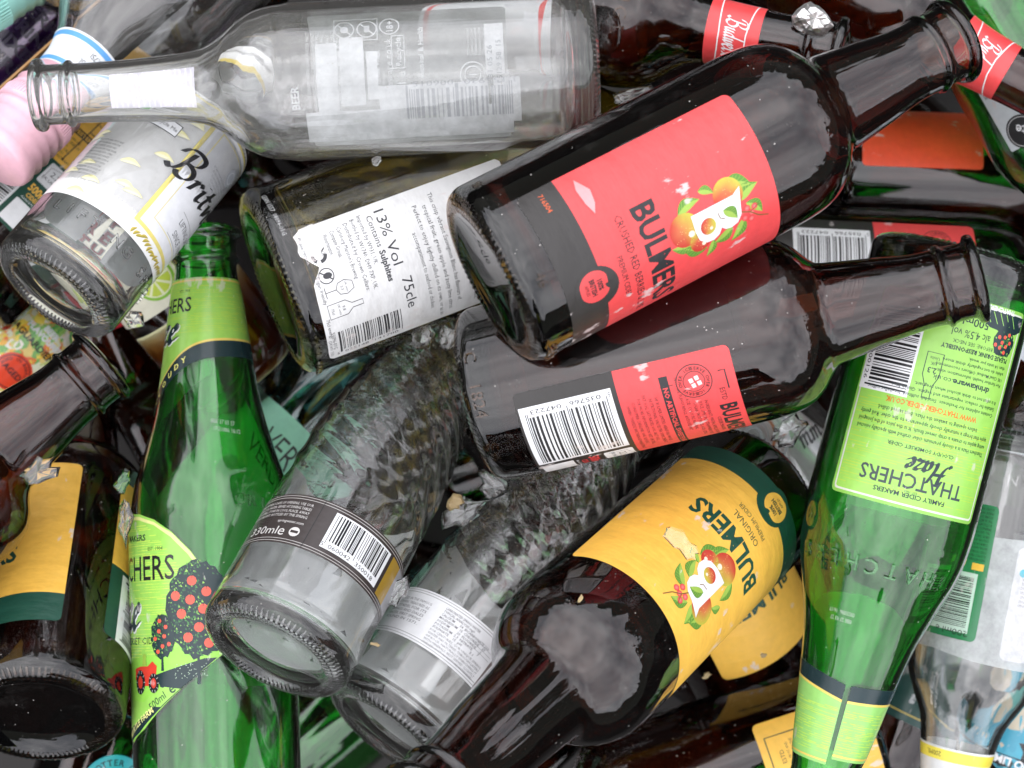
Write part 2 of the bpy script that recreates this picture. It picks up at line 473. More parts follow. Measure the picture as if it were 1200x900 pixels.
class Canvas:
    """flat label artwork in millimetres: u to the right round the bottle, v up towards the neck"""
    def __init__(s):
        s.f = []           # (layer, [(u,v,r,g,b)...])
    def poly(s, pts, col, layer=1):
        cols = col if isinstance(col, list) else [col] * len(pts)
        pp = [(p[0], p[1], c[0], c[1], c[2]) for p, c in zip(pts, cols)]
        tris = tessellate_polygon([[Vector((p[0], p[1], 0)) for p in pts]])
        for t in tris:
            q = [pp[i] for i in t]
            A = (q[1][0] - q[0][0]) * (q[2][1] - q[0][1]) - (q[2][0] - q[0][0]) * (q[1][1] - q[0][1])
            if A < 0: q = q[::-1]
            if abs(A) > 1e-9: s.f.append((layer, q))
    def rect(s, u0, v0, u1, v1, col, layer=1):
        if u0 > u1: u0, u1 = u1, u0
        if v0 > v1: v0, v1 = v1, v0
        s.f.append((layer, [(u0, v0) + tuple(col[:3]), (u1, v0) + tuple(col[:3]), (u1, v1) + tuple(col[:3]), (u0, v1) + tuple(col[:3])]))
    def rrect(s, u0, v0, u1, v1, r, col, layer=1, corners=(1, 1, 1, 1)):
        pts = []
        for (cu, cv, a0, on) in ((u1 - r, v0 + r, -90, corners[0]), (u1 - r, v1 - r, 0, corners[1]), (u0 + r, v1 - r, 90, corners[2]), (u0 + r, v0 + r, 180, corners[3])):
            if on:
                for k in range(6):
                    a = math.radians(a0 + 18 * k); pts.append((cu + r * math.cos(a), cv + r * math.sin(a)))
            else:
                a = math.radians(a0 + 45); pts.append((cu + r * math.copysign(1, math.cos(a)), cv + r * math.copysign(1, math.sin(a))))
        s.f.append((layer, [(p[0], p[1]) + tuple(col[:3]) for p in pts]))
    def disc(s, u, v, r, col, layer=1, ry=None, rot=0, n=20, rim=None, off=(0, 0)):
        ry = ry or r
        c, sn = math.cos(math.radians(rot)), math.sin(math.radians(rot))
        P2 = []
        for k in range(n):
            a = 2 * math.pi * k / n
            x, y = r * math.cos(a), ry * math.sin(a)
            P2.append((u + x * c - y * sn, v + x * sn + y * c))
        rim = rim or col
        rr = rim if isinstance(rim, list) else [rim] * n
        ctr = (u + off[0], v + off[1]) + tuple(col[:3])
        for k in range(n):
            k2 = (k + 1) % n
            s.f.append((layer, [ctr, P2[k] + tuple(rr[k][:3]), P2[k2] + tuple(rr[k2][:3])]))
    def line(s, pts, w, col, layer=1, closed=False):
        pts = list(pts)
        if closed: pts = pts + [pts[0]]
        off = []
        for k in range(len(pts)):
            a = pts[max(k - 1, 0)]; b = pts[min(k + 1, len(pts) - 1)]
            if closed and k in (0, len(pts) - 1): a, b = pts[-2], pts[1]
            d = Vector((b[0] - a[0], b[1] - a[1]))
            if d.length < 1e-9: d = Vector((1, 0))
            d.normalize(); off.append((-d.y * w / 2, d.x * w / 2))
        for k in range(len(pts) - 1):
            q = [(pts[k][0] - off[k][0], pts[k][1] - off[k][1]), (pts[k + 1][0] - off[k + 1][0], pts[k + 1][1] - off[k + 1][1]),
                 (pts[k + 1][0] + off[k + 1][0], pts[k + 1][1] + off[k + 1][1]), (pts[k][0] + off[k][0], pts[k][1] + off[k][1])]
            s.f.append((layer, [p + tuple(col[:3]) for p in q]))
    def frame(s, u0, v0, u1, v1, w, col, layer=1):
        s.rect(u0, v0, u1, v0 + w, col, layer); s.rect(u0, v1 - w, u1, v1, col, layer)
        s.rect(u0, v0 + w, u0 + w, v1 - w, col, layer); s.rect(u1 - w, v0 + w, u1, v1 - w, col, layer)
    def ring(s, u, v, r, w, col, layer=1, n=28, a0=0, a1=360):
        pts = [(u + r * math.cos(math.radians(a0 + (a1 - a0) * k / n)), v + r * math.sin(math.radians(a0 + (a1 - a0) * k / n))) for k in range(n + 1)]
        s.line(pts, w, col, layer)
    def text(s, body, u, v, size, col, rot=0, bold=0.0, shear=0.0, sx=1.0, align='c', layer=2, width=None):
        """size = capital height in mm; (u,v) is the middle of the line (or its start for align='l')"""
        vv, ff = glyphs(body, bold, shear)
        if not len(vv): return
        k = size / 0.73
        w = vv[:, 0].max() - vv[:, 0].min()
        if width: sx = width / (w * k)
        x = (vv[:, 0] - vv[:, 0].min()) * k * sx
        if align == 'c': x = x - w * k * sx / 2
        elif align == 'r': x = x - w * k * sx
        y = vv[:, 1] * k - size / 2
        c, sn = math.cos(math.radians(rot)), math.sin(math.radians(rot))
        X = u + x * c - y * sn; Y = v + x * sn + y * c
        for f in ff:
            q = [(X[i], Y[i]) + tuple(col[:3]) for i in f]
            A = sum(q[i][0] * q[(i + 1) % len(q)][1] - q[(i + 1) % len(q)][0] * q[i][1] for i in range(len(q)))
            if A < 0: q = q[::-1]
            s.f.append((layer, q))
    def arctext(s, body, u, v, r, size, col, mid=90, bold=0.02, inward=False, layer=2, sp=1.0):
        n = len(body)
        stepa = math.degrees(size * 0.95 * sp / r)
        for k, ch in enumerate(body):
            if ch == ' ': continue
            d = (k - (n - 1) / 2) * stepa
            a = mid + d if inward else mid - d
            ar = math.radians(a)
            s.text(ch, u + r * math.cos(ar), v + r * math.sin(ar), size, col, rot=(a + 90) if inward else (a - 90), bold=bold, layer=layer)
    def para(s, lines, u, v, size, col, rot=0, lead=1.55, align='l', bold=0.0, sx=0.85, layer=2):
        c, sn = math.cos(math.radians(rot)), math.sin(math.radians(rot))
        for k, t in enumerate(lines):
            d = -k * size * lead
            s.text(t, u - d * sn, v + d * c, size, col, rot=rot, bold=bold, sx=sx, align=align, layer=layer)
    def barcode(s, u, v, w, h, rot, digits, ink, white=None, seed=1, layer=2, pad=2.0, txt=2.2):
        """origin = corner at the start of the reading direction; bars stand above the digits"""
        rnd = random.Random(seed)
        c, sn = math.cos(math.radians(rot)), math.sin(math.radians(rot))
        def T(x, y): return (u + x * c - y * sn, v + x * sn + y * c)
        if white is not None:
            s.poly([T(-pad, -pad), T(w + pad, -pad), T(w + pad, h + pad * .6), T(-pad, h + pad * .6)], white, layer - 1)
        mod = w / 95.0
        x = 0.0
        while x < w - mod:
            bw = rnd.choice((1, 1, 2, 3, 1, 2)) * mod
            gp = rnd.choice((1, 1, 2, 3, 2)) * mod
            y0 = txt * 0.35 if (x < 3 * mod or x > w - 4 * mod or abs(x - w / 2) < 2.2 * mod) else txt * 1.05
            b2 = min(bw, w - x)
            s.poly([T(x, y0), T(x + b2, y0), T(x + b2, h), T(x, h)], ink, layer)
            x += bw + gp
        if digits:
            d1, d2, d3 = digits
            kx, ky = T(-pad * .5, txt * .2); s.text(d1, kx, ky, txt * .85, ink, rot=rot, layer=layer)
            kx, ky = T(w * .26, txt * .2); s.text(d2, kx, ky, txt * .85, ink, rot=rot, layer=layer, width=w * .38)
            kx, ky = T(w * .74, txt * .2); s.text(d3, kx, ky, txt * .85, ink, rot=rot, layer=layer, width=w * .38)
    def script(s, word, u, v, h, col, rot=0, nib=0.09, layer=2, slant=0.22):
        """flowing pen lettering drawn as strokes with a slanted nib; h = x-height in mm"""
        c, sn = math.cos(math.radians(rot)), math.sin(math.radians(rot))
        x0 = 0.0; cnt = 0
        for ch in word:
            strokes, adv = SCRIPT[ch]
            for st in strokes:
                pts = smooth_line(st, 5)
                for k in range(len(pts) - 1):
                    a, b = pts[k], pts[k + 1]
                    nb = Vector((nib * 0.75, nib * 0.65))
                    dn = Vector((-(b[1] - a[1]), b[0] - a[0]))
                    if dn.length < 1e-9: continue
                    dn.normalize(); dn *= nib * 0.32
                    if dn.dot(nb) < 0: dn = -dn
                    o = nb + dn
                    q = [(a[0] - o.x / 1, a[1] - o.y), (b[0] - o.x, b[1] - o.y), (b[0] + o.x, b[1] + o.y), (a[0] + o.x, a[1] + o.y)]
                    Q = []
                    for (x, y) in q:
                        X = (x0 + x + slant * y) * h; Y = y * h
                        Q.append((u + X * c - Y * sn, v + X * sn + Y * c) + tuple(col[:3]))
                    A = sum(Q[i][0] * Q[(i + 1) % 4][1] - Q[(i + 1) % 4][0] * Q[i][1] for i in range(4))
                    if A < 0: Q = Q[::-1]
                    cnt += 1
                    s.f.append((layer + 0.012 * (cnt % 60), Q))
            x0 += adv
        return x0 * h

def smooth_line(p, n):
    if len(p) < 3:
        return [(p[0][0] + (p[1][0] - p[0][0]) * t / n, p[0][1] + (p[1][1] - p[0][1]) * t / n) for t in range(n + 1)]
    out = []
    q = [p[0]] + list(p) + [p[-1]]
    for k in range(1, len(q) - 2):
        for t in range(n):
            t = t / n
            r = []
            for i in (0, 1):
                a, b, c_, d = q[k - 1][i], q[k][i], q[k + 1][i], q[k + 2][i]
                r.append(0.5 * (2 * b + (c_ - a) * t + (2 * a - 5 * b + 4 * c_ - d) * t * t + (3 * b - a - 3 * c_ + d) * t ** 3))
            out.append(tuple(r))
    out.append(tuple(p[-1]))
    return out

SCRIPT = {
 'B': ([[(.35, 1.9), (.3, 1.2), (.2, .5), (-.1, .05), (-.45, .25)], [(-.35, 1.4), (-.1, 1.95), (.5, 2.15), (1.05, 2.0), (1.05, 1.5), (.7, 1.15), (.35, 1.05)],
        [(.45, 1.08), (1.0, 1.0), (1.25, .6), (1.0, .12), (.5, 0), (.25, .25)]], 1.5),
 'r': ([[(.05, .7), (.25, .95), (.2, .5), (.12, 0)], [(.2, .55), (.4, .9), (.62, .98), (.7, .8)]], .86),
 'i': ([[(.05, .75), (.2, .95), (.15, .5), (.15, .12), (.32, 0), (.5, .25)], [(.30, 1.38), (.36, 1.46)]], .62),
 't': ([[(.3, 1.6), (.22, .9), (.15, .3), (.3, 0), (.5, .22)], [(-.04, .98), (.25, 1.02), (.62, 1.05)]], .72),
 'v': ([[(.02, .8), (.18, .95), (.2, .5), (.25, .05), (.45, .3), (.62, .95), (.8, .85)]], .8),
 'c': ([[(.58, .8), (.4, .98), (.12, .7), (.1, .25), (.32, 0), (.62, .25)]], .66),
 'H': ([[(.0, 1.6), (.25, 2.0), (.3, 1.3), (.15, .5), (-.2, 0), (-.4, .2)], [(1.3, 2.05), (1.1, 1.3), (.95, .5), (1.05, .02), (1.3, .2)], [(-.1, 1.0), (.5, 1.05), (1.15, 1.1)]], 1.45),
 'a': ([[(.6, .8), (.35, .98), (.08, .6), (.12, .1), (.35, .05), (.58, .5), (.64, .95)], [(.64, .95), (.56, .3), (.68, 0), (.88, .25)]], .88),
 'z': ([[(.02, .75), (.2, .98), (.55, .92), (.3, .5), (.05, .05), (.35, .12), (.6, 0), (.78, .2)]], .8),
 'e': ([[(.1, .42), (.45, .6), (.5, .9), (.28, .98), (.06, .6), (.12, .1), (.38, 0), (.7, .3)]], .7),
 'u': ([[(.03, .8), (.17, .95), (.1, .4), (.2, .02), (.42, .15), (.6, .95)], [(.6, .95), (.52, .25), (.66, 0), (.85, .25)]], .86),
 'd': ([[(.55, .8), (.3, .95), (.05, .5), (.15, .02), (.4, .15), (.6, .8)], [(.78, 2.0), (.6, 1.0), (.52, .25), (.66, 0), (.85, .22)]], .86),
 'w': ([[(.02, .8), (.17, .95), (.1, .4), (.2, .02), (.42, .3), (.52, .9)], [(.52, .9), (.48, .2), (.62, .02), (.85, .4), (.9, .95), (1.05, .85)]], 1.05),
 's': ([[(.5, .85), (.3, 1.0), (.15, .75), (.4, .45), (.4, .1), (.1, .02)]], .55),
 'g': ([[(.6, .8), (.35, .98), (.08, .6), (.15, .1), (.4, .1), (.6, .6)], [(.64, .95), (.5, -.3), (.2, -.7), (-.05, -.4)]], .75),
 'n': ([[(.05, .75), (.2, .95), (.12, 0)], [(.15, .5), (.4, .95), (.6, .8), (.55, .2), (.68, 0), (.85, .22)]], .85),
 'G': ([[(1.1, 1.6), (.8, 2.0), (.2, 1.5), (.1, .5), (.5, 0), (1.0, .3), (1.05, .9)], [(.7, .9), (1.05, .95), (1.3, .9)]], 1.4),
 'm': ([[(.05, .75), (.2, .95), (.12, 0)], [(.15, .5), (.38, .95), (.52, .8), (.46, 0)], [(.5, .5), (.75, .95), (.92, .8), (.86, .2), (1.0, 0), (1.15, .22)]], 1.15),
 'x': ([[(.0, .9), (.2, .9), (.4, .1), (.62, .05)], [(.6, .95), (.3, .5), (.0, .05)]], .68),
}

def wrap(name, cv, sh, mat, parent, lift=0.10, gap=0.045, layers=None, curved=False, step=1.8, lift_fn=None):
    """lay canvas faces on the bottle wall (a thin sheet just proud of the glass)"""
    verts, cols, nrm, faces = [], [], [], []
    for layer, q in cv.f:
        if layers is not None and not (layers[0] <= layer < layers[1]): continue
        R = float(sh.R)
        us = [p[0] for p in q]; vs = [p[1] for p in q]
        parts = [q]
        if max(us) - min(us) > step:
            parts = []
            k0, k1 = math.floor(min(us) / step), math.ceil(max(us) / step)
            for k in range(k0, k1):
                c = clip_strip(q, 0, k * step, (k + 1) * step)
                if c: parts.append(c)
        if curved and max(vs) - min(vs) > 2.5:
            p2 = []
            for c in parts:
                k0, k1 = math.floor(min(p[1] for p in c) / 2.5), math.ceil(max(p[1] for p in c) / 2.5)
                for k in range(k0, k1):
                    d = clip_strip(c, 1, k * 2.5, (k + 1) * 2.5)
                    if d: p2.append(d)
            parts = p2
        for c in parts:
            i0 = len(verts)
            for p in c:
                th = p[0] / R
                rv = float(sh.r(p[1])) + lift + gap * layer
                nz_ = 0.0
                if curved:
                    nz_ = -(float(sh.r(p[1] + .5)) - float(sh.r(p[1] - .5)))
                if lift_fn: rv += lift_fn(p[0], p[1])
                verts.append((rv * math.cos(th) / 1000, rv * math.sin(th) / 1000, p[1] / 1000))
                nv = Vector((math.cos(th), math.sin(th), nz_)).normalized()
                nrm.append(nv); cols.append((p[2], p[3], p[4], 1.0))
            faces.append(tuple(range(i0, len(verts))))
    if not faces: return None
    return mesh_obj(name, verts, faces, mat, parent, cols=cols, normals=None if lift_fn else nrm)

def emboss(sh, items, mat, parent, name="embossed_lettering", h=0.9):
    """raised glass lettering: front skin plus side walls sunk in the wall"""
    verts, faces = [], []
    for (body, u, v, size, rot, bold) in items:
        cv = Canvas(); cv.text(body, u, v, size, (0, 0, 0), rot=rot, bold=bold)
        edges = {}
        for _, q in cv.f:
            key = [(round(p[0], 4), round(p[1], 4)) for p in q]
            for a, b in zip(key, key[1:] + key[:1]):
                if (b, a) in edges: edges.pop((b, a))
                else: edges[(a, b)] = 1
            i0 = len(verts)
            for p in q:
                th = p[0] / sh.R; rv = float(sh.r(p[1])) + h
                verts.append((rv * math.cos(th) / 1000, rv * math.sin(th) / 1000, p[1] / 1000))
            faces.append(tuple(range(i0, i0 + len(q))))
            i0 = len(verts)
            for p in q:
                th = p[0] / sh.R; rv = float(sh.r(p[1])) - .3
                verts.append((rv * math.cos(th) / 1000, rv * math.sin(th) / 1000, p[1] / 1000))
            faces.append(tuple(range(i0, i0 + len(q)))[::-1])
        for (a, b) in edges:
            i0 = len(verts)
            for (p, hh) in ((a, h), (a, -.3), (b, -.3), (b, h)):
                th = p[0] / sh.R; ex = 0.0
                rv = float(sh.r(p[1])) + hh
                verts.append((rv * math.cos(th) / 1000, rv * math.sin(th) / 1000, p[1] / 1000))
            faces.append(tuple(range(i0, i0 + 4)))
    return mesh_obj(name, verts, faces, mat, parent, smooth=False)

def place(b, m):
    B, Mo = P(*b), P(*m)
    a = Mo - B; L = a.length; a.normalize()
    c = Vector((0, 0, CAM_H)) - (B + Mo) / 2
    x = c - a * c.dot(a); x.normalize()
    y = a.cross(x)
    mat = Matrix(((x.x, y.x, a.x, B.x), (x.y, y.y, a.y, B.y), (x.z, y.z, a.z, B.z), (0, 0, 0, 1)))
    return mat, L

def bottle(name, label, cat, pose, kind, glass, lip='crown', group=None, seg=128, **kw):
    mat, L = place(pose[0:3], pose[3:6])
    root = thing(name, label, cat, mat=mat, group=group)
    sh = Shape(kind, L, pose[6], lip)
    g = build_glass("glass_body", sh, M[glass], root, seg=seg, **kw)
    return root, sh, g
# poses: base pixel x, y, height; mouth pixel x, y, height; radius mm
PL={
'A':(572,328,.092,1122,46,.049,35),
'B':(560,465,.027,1150,325,.062,35),
'C':(874,583,-.045,490,950,.128,35),
'D':(800,600,-.10,1010,1010,-.20,35),
'E':(1018,848,-.105,540,1005,-.10,35),
'F':(1123,294,.008,951,958,.003,34.5),
'G':(256,955,-.02,240,268,-.05,35),
'H':(60,345,.035,308,55,-.036,27.5),
'I':(698,78,.041,40,112,.041,30),
'J':(319,334,.004,900,120,-.05,40),
'L':(318,768,.05,550,350,-.062,31),
'M':(452,862,.016,745,480,-.066,31),
'N':(45,842,.003,105,440,-.13,35),
'O':(-320,790,.04,124,424,.0,35),
'P':(-150,560,-.155,200,260,-.17,31),
'Q':(402,-228,-.14,-4,181,-.01,38),
'R':(-60,330,-.095,330,-40,-.19,35),
'T':(440,-32,-.035,990,62,.01,30),
'U':(730,-160,-.06,1300,152,-.022,30),
'V':(1040,-200,-.08,1370,380,-.08,32),
'X':(975,205,-.15,1500,225,-.15,32),
'Y':(820,320,-.125,1370,345,-.135,35),
'BB':(1192,505,-.06,1107,955,-.06,28),
}

# ---------------------------------------------------------------- inks
RED = (0.72, 0.066, 0.068); CHAR = (0.030, 0.027, 0.025); INK = (0.018, 0.018, 0.02)
WHITE = (0.76, 0.77, 0.78); YEL = (0.86, 0.49, 0.075); DGRN = (0.010, 0.065, 0.042)
LIME = (0.26, 0.56, 0.08); NAVY = (0.012, 0.030, 0.034); GOLD = (0.72, 0.55, 0.12)
MINT = (0.30, 0.62, 0.47); PINK = (0.85, 0.50, 0.58); SILV = (0.50, 0.51, 0.52)
LEAF = (0.10, 0.25, 0.03); LEAF2 = (0.30, 0.46, 0.07); BARK = (0.20, 0.10, 0.03)

def leaf(c, u, v, ln, wd, rot, a=LEAF, b=LEAF2, layer=3):
    cs, sn = math.cos(math.radians(rot)), math.sin(math.radians(rot))
    up, dn = [], []
    for k in range(9):
        t = k / 8.0
        x = (t - 0.5) * ln; w = wd * math.sin(math.pi * t ** 0.8) * 0.5
        bend = 0.12 * ln * math.sin(math.pi * t)
        up.append((x, bend + w)); dn.append((x, bend - w * 0.9))
    T = lambda p: (u + p[0] * cs - p[1] * sn, v + p[0] * sn + p[1] * cs)
    mid = [((p[0] + q[0]) / 2, (p[1] + q[1]) / 2) for p, q in zip(up, dn)]
    c.poly([T(p) for p in up] + [T(p) for p in mid[::-1][1:-1]], a, layer)
    c.poly([T(p) for p in mid] + [T(p) for p in dn[::-1][1:-1]], b, layer)
    for k in range(2, 8):
        c.line([T(mid[k - 1]), T((up[k][0] * .85 + mid[k][0] * .15, up[k][1] * .85 + mid[k][1] * .15))], 0.13, b, layer + .3)

def apple(c, u, v, r, layer=3, green=0.5, seed=0):
    n = 24
    rim = []
    for k in range(n):
        a = 2 * math.pi * k / n + seed
        t = min(1, max(0, 0.6 + 0.9 * math.cos(a)))
        rim.append(tuple((0.48, 0.03, 0.02)[i] * t + (0.48, 0.46, 0.05)[i] * (1 - t) for i in range(3)))
    c.disc(u, v, r, (0.55, 0.15, 0.05) if green > .4 else (0.58, 0.10, 0.05), layer, ry=r * 0.94, rim=rim, n=n, off=(-r * .3 * math.cos(seed), -r * .3 * math.sin(seed)))
    rnd = random.Random(int(seed * 10) + 3)
    for k in range(14):
        a, q = rnd.uniform(0, 6.28), rnd.uniform(.1, .85) * r
        c.disc(u + q * math.cos(a), v + q * math.sin(a), 0.13, (0.85, 0.66, 0.25), layer + .2, n=5)
    c.disc(u + r * .35, v + r * .3, r * .2, (0.88, 0.72, 0.55), layer + .25, n=8)

def fruit_logo(c, u, v, s=1.0):
    def A(x, y): return (u + x * s, v + y * s)
    for (x, y, l, w, r) in [(-9, -9, 8, 4, 100), (4, -15, 8, 4, -100), (7, -11, 9, 4.5, -120), (-8, 11, 9, 5, 70), (-4, 14, 8, 4.5, 110),
                            (3, 15, 7, 4, 40), (9, 7, 8, 4, -40), (8, 1, 7, 4, -70), (-11, -1, 5, 3, 60), (11, -5, 6, 3, -30)]:
        leaf(c, *A(x, y), l * s * 1.25, w * s * 1.2, r, layer=3)
    apple(c, *A(-1.5, -13), 6.6 * s, 3.5, .5, 1.2)
    apple(c, *A(-6.5, 6.5), 6.3 * s, 3.5, .5, 0.4)
    apple(c, *A(5.5, -8.5), 4.4 * s, 3.5, .3, 0.0)
    for (x, y) in [(2, 12), (4.5, 13.5), (5.5, 10.5), (2.5, 15), (7, 13)]:
        c.disc(*A(x, y), 1.35 * s, (0.85, 0.22, 0.2), 4, n=10, rim=(0.6, 0.03, 0.04))
    c.line([A(2, 9), A(4, 13), A(7, 16), A(9, 20)], 0.45 * s, BARK, 4.3)
    c.line([A(4, 13), A(2, 17)], 0.3 * s, BARK, 4.35)
    W = (0.76, 0.77, 0.78)
    Bp = [A(-5.5, -9.5), A(1, -9.5), A(5, -8.6), A(7.4, -6), A(7.8, -3), A(6.6, -.6), A(4.4, .8), A(5.8, 2.2), A(6.4, 4.6), A(5.6, 7.4), A(3, 9.4), A(-1, 10), A(-7.5, 11.5), A(-5.5, 8)]
    c.poly(Bp, W, 5)
    apple(c, *A(1.2, -4.2), 3.3 * s, 6, .5, 2.0)
    leaf(c, *A(.9, 5.2), 7.4 * s, 4.6 * s, 40, layer=6)
    c.line([A(-2, .6), A(.4, 1.0), A(1.4, 2.6)], .35 * s, BARK, 7)

def british_apple(c, u, v, r, bg, fg, txt):
    """round badge in the shape of an apple at the edge of the lower band"""
    c.disc(u + 1.2, v + .6, r * 1.42, bg, 2, n=28)
    pts = []
    for k in range(30):
        a = 2 * math.pi * k / 30
        rr = r * (1 - .16 * math.exp(-((a - math.pi / 2) / .4) ** 2) - .07 * math.exp(-((a - 1.5 * math.pi) / .3) ** 2))
        pts.append((u + rr * math.cos(a) * 1.02, v + rr * math.sin(a)))
    c.poly(pts, fg, 3)
    leaf(c, u + r * .45, v + r * .95, r * .95, r * .5, 40, bg, bg, layer=4)
    c.text("100%", u, v + r * .36, r * .34, txt, bold=.03, sx=.75, layer=5)
    c.text("BRITISH", u, v - r * .10, r * .34, txt, bold=.03, sx=.7, layer=5)
    c.text("APPLES", u, v - r * .50, r * .22, txt, sx=.75, layer=5)

def cider_front(uc, base, band, textcol, lines, v0=15, vb=30, v1=103, dv=0.0, half=45, num=None, logo=True):
    c = Canvas()
    c.rrect(uc - half, v0, uc + half, v1, 2.6, band, 0)
    c.rrect(uc - half, vb, uc + half, v1, 2.6, base, 1, corners=(0, 1, 1, 0))
    c.text("BULMERS", uc, 53.5 + dv, 9.2, textcol, bold=.028, width=45, layer=2)
    c.text(lines[0], uc, 43.6 + dv, 3.1, textcol, width=lines[2], layer=2)
    c.text(lines[1], uc, 38.6 + dv, 2.3, textcol, width=18, layer=2)
    british_apple(c, uc - 2.5, 26.5 + (vb - 30), 6.2, band, base, textcol)
    if logo: fruit_logo(c, uc - 4.5, 78 + dv, 1.0)
    if num: c.text(num[0], uc - half + 7, (v0 + vb) / 2 + 1, 1.9, num[1], layer=2)
    return c

LOREM = ["MADE WITH REAL FRUIT AND", "SLOWLY FERMENTED WITH THE", "JUICE OF PRESSED APPLES AND", "NATURAL FLAVOURS, SUGAR, WATER", "CARBON DIOXIDE, ACID, CITRIC", "COLOUR, ANTIOXIDANT SULPHITE",
         "SERVE CHILLED OVER ICE IN A", "TALL GLASS AND ENJOY WITH", "FRIENDS. PLEASE RECYCLE THE", "BOTTLE AFTER USE. PRODUCE OF", "THE UK. BEST BEFORE SEE NECK", "STORE COOL AND OUT OF LIGHT"]
def cider_back(u0, base, band, txt, v0=19.5, vb=58.5, v1=103, width=62, seed=3, yellow=False):
    c = Canvas()
    c.rrect(u0, v0, u0 + width, v1, 2.4, band, 0)
    c.rrect(u0, vb, u0 + width, v1, 2.4, base, 1, corners=(0, 1, 1, 0))
    c.barcode(u0 + 8, vb - 4, 32, 27, -90, ("5", "035766", "047223"), INK, WHITE, seed=seed, layer=3)
    c.rrect(u0 + 38.5, v0 + 1.5, u0 + 50, v0 + 14, .6, WHITE, 2)
    c.text("500ml", u0 + 44, v0 + 22, 4.0, base if not yellow else YEL, bold=.03, sx=.75, layer=2)
    c.text("CIDER", u0 + 44, v0 + 18, 2.2, base, bold=.02, sx=.8, layer=2)
    c.text("Alcohol & Health", u0 + 44, v0 + 15.6, 1.2, WHITE, sx=.8, layer=2)
    c.rrect(u0 + 38.5, v0 + 26, u0 + 52, vb - 1.5, 1, WHITE, 2)
    c.text("2.2", u0 + 44, v0 + 33, 2.8, INK, layer=3)
    c.text("UK UNITS", u0 + 44, v0 + 29.5, 1.5, INK, layer=3)
    c.line([(u0 + 40, v0 + 28), (u0 + 40, v0 + 35), (u0 + 47, v0 + 37), (u0 + 51, v0 + 36)], .2, INK, 3)
    uc, vc = u0 + 11, vb + 29
    c.line([(uc + 6, v1 - 3.5), (uc - 2, v1 - 3.5), (uc - 2, v1 - 6)], .55, txt, 2)
    c.line([(uc - .5, vc - 8), (uc - .5, vb + 16)], .3, txt, 2)
    c.disc(uc, vc, 6.9, txt, 2, n=28); c.disc(uc, vc, 6.5, base, 3, n=28); c.disc(uc, vc, 4.2, txt, 4, n=24); c.disc(uc, vc, 3.9, base, 5, n=24)
    c.arctext("SERVE OVER ICE", uc, vc, 5.3, 1.3, txt, mid=90, layer=6)
    c.arctext("SERVE OVER ICE", uc, vc, 5.3, 1.3, txt, mid=270, layer=6)
    for (a, b) in ((-1.9, .2), (.3, .9), (-1.2, -2), (.9, -1.4)):
        c.poly([(uc + a, vc + b), (uc + a + 1.7, vc + b + .4), (uc + a + 1.4, vc + b + 1.9), (uc + a - .3, vc + b + 1.6)], (.8, .62, .6), 6)
    c.text("ESTD", u0 + 19, vb + 38.5, 2.1, txt, layer=2, sx=.9)
    c.text("1887", u0 + 54, vb + 38.5, 2.1, txt, layer=2, sx=.9)
    c.text("BULMERS", u0 + 37, vb + 39.2, 6.6, txt, bold=.03, width=26, layer=2)
    c.text("CIDER MAKERS", u0 + 37, vb + 34.2, 1.4, txt, layer=2)
    c.rect(u0 + 6.5, vb + 16.3, u0 + 52, vb + 19.6, txt, 2)
    c.text("NO ARTIFICIAL SWEETENERS", u0 + 30, vb + 18, 1.9, base, bold=.03, width=38, layer=3)
    rnd = random.Random(seed)
    for k, vv in enumerate((31.4, 29.2, 27, 24.8, 22.6)):
        c.text(["INGREDIENTS: WATER, APPLE, SUGAR, FRUIT", "JUICE, LIME JUICE, STRAWBERRY JUICE,", "SUGAR, FRUIT JUICES, ACID, CITRIC,", "ACID: CITRIC ACID, COLOURS, NATURAL", "NATURAL FLAVOURINGS, ANTIOXIDANT"][k], u0 + (20 if k < 3 else 8), vb + vv, 1.35, txt, align='l', sx=.8, layer=2)
    for k, vv in enumerate((13.6, 11.4, 9.2, 7.0, 4.8, 2.6)):
        c.text(["HP BULMER LIMITED, HEREFORD HR4 0LE.", "NUTRITIONAL VALUES PER 100ML: ENERGY", "FAT: 0.0G, SATURATES: 0.0G, SALT 0.0G,", "FOR MORE INFORMATION VISIT OR CALL", "CONSUMER CARELINE: 0345 303 0351", "HWBV, TWEEDE WETERINGDWARSSTRAAT"][k], u0 + (14 if k in (0, 1) else 10 + k), vb + vv, 1.35, txt, align='l', sx=.8, layer=2)
    return c

def put(c, root, sh, mat='paper', name='front_label', label=None, curved=False, lift=.10, lift_fn=None, ink='printing'):
    sheet = wrap(name, c, sh, M[mat], root, layers=(-1, 1), curved=curved, lift=lift, lift_fn=lift_fn)
    if label: sheet["label"] = label
    pr = wrap(ink, c, sh, M[mat], sheet, layers=(1, 99), curved=curved, lift=lift, lift_fn=lift_fn)
    return sheet



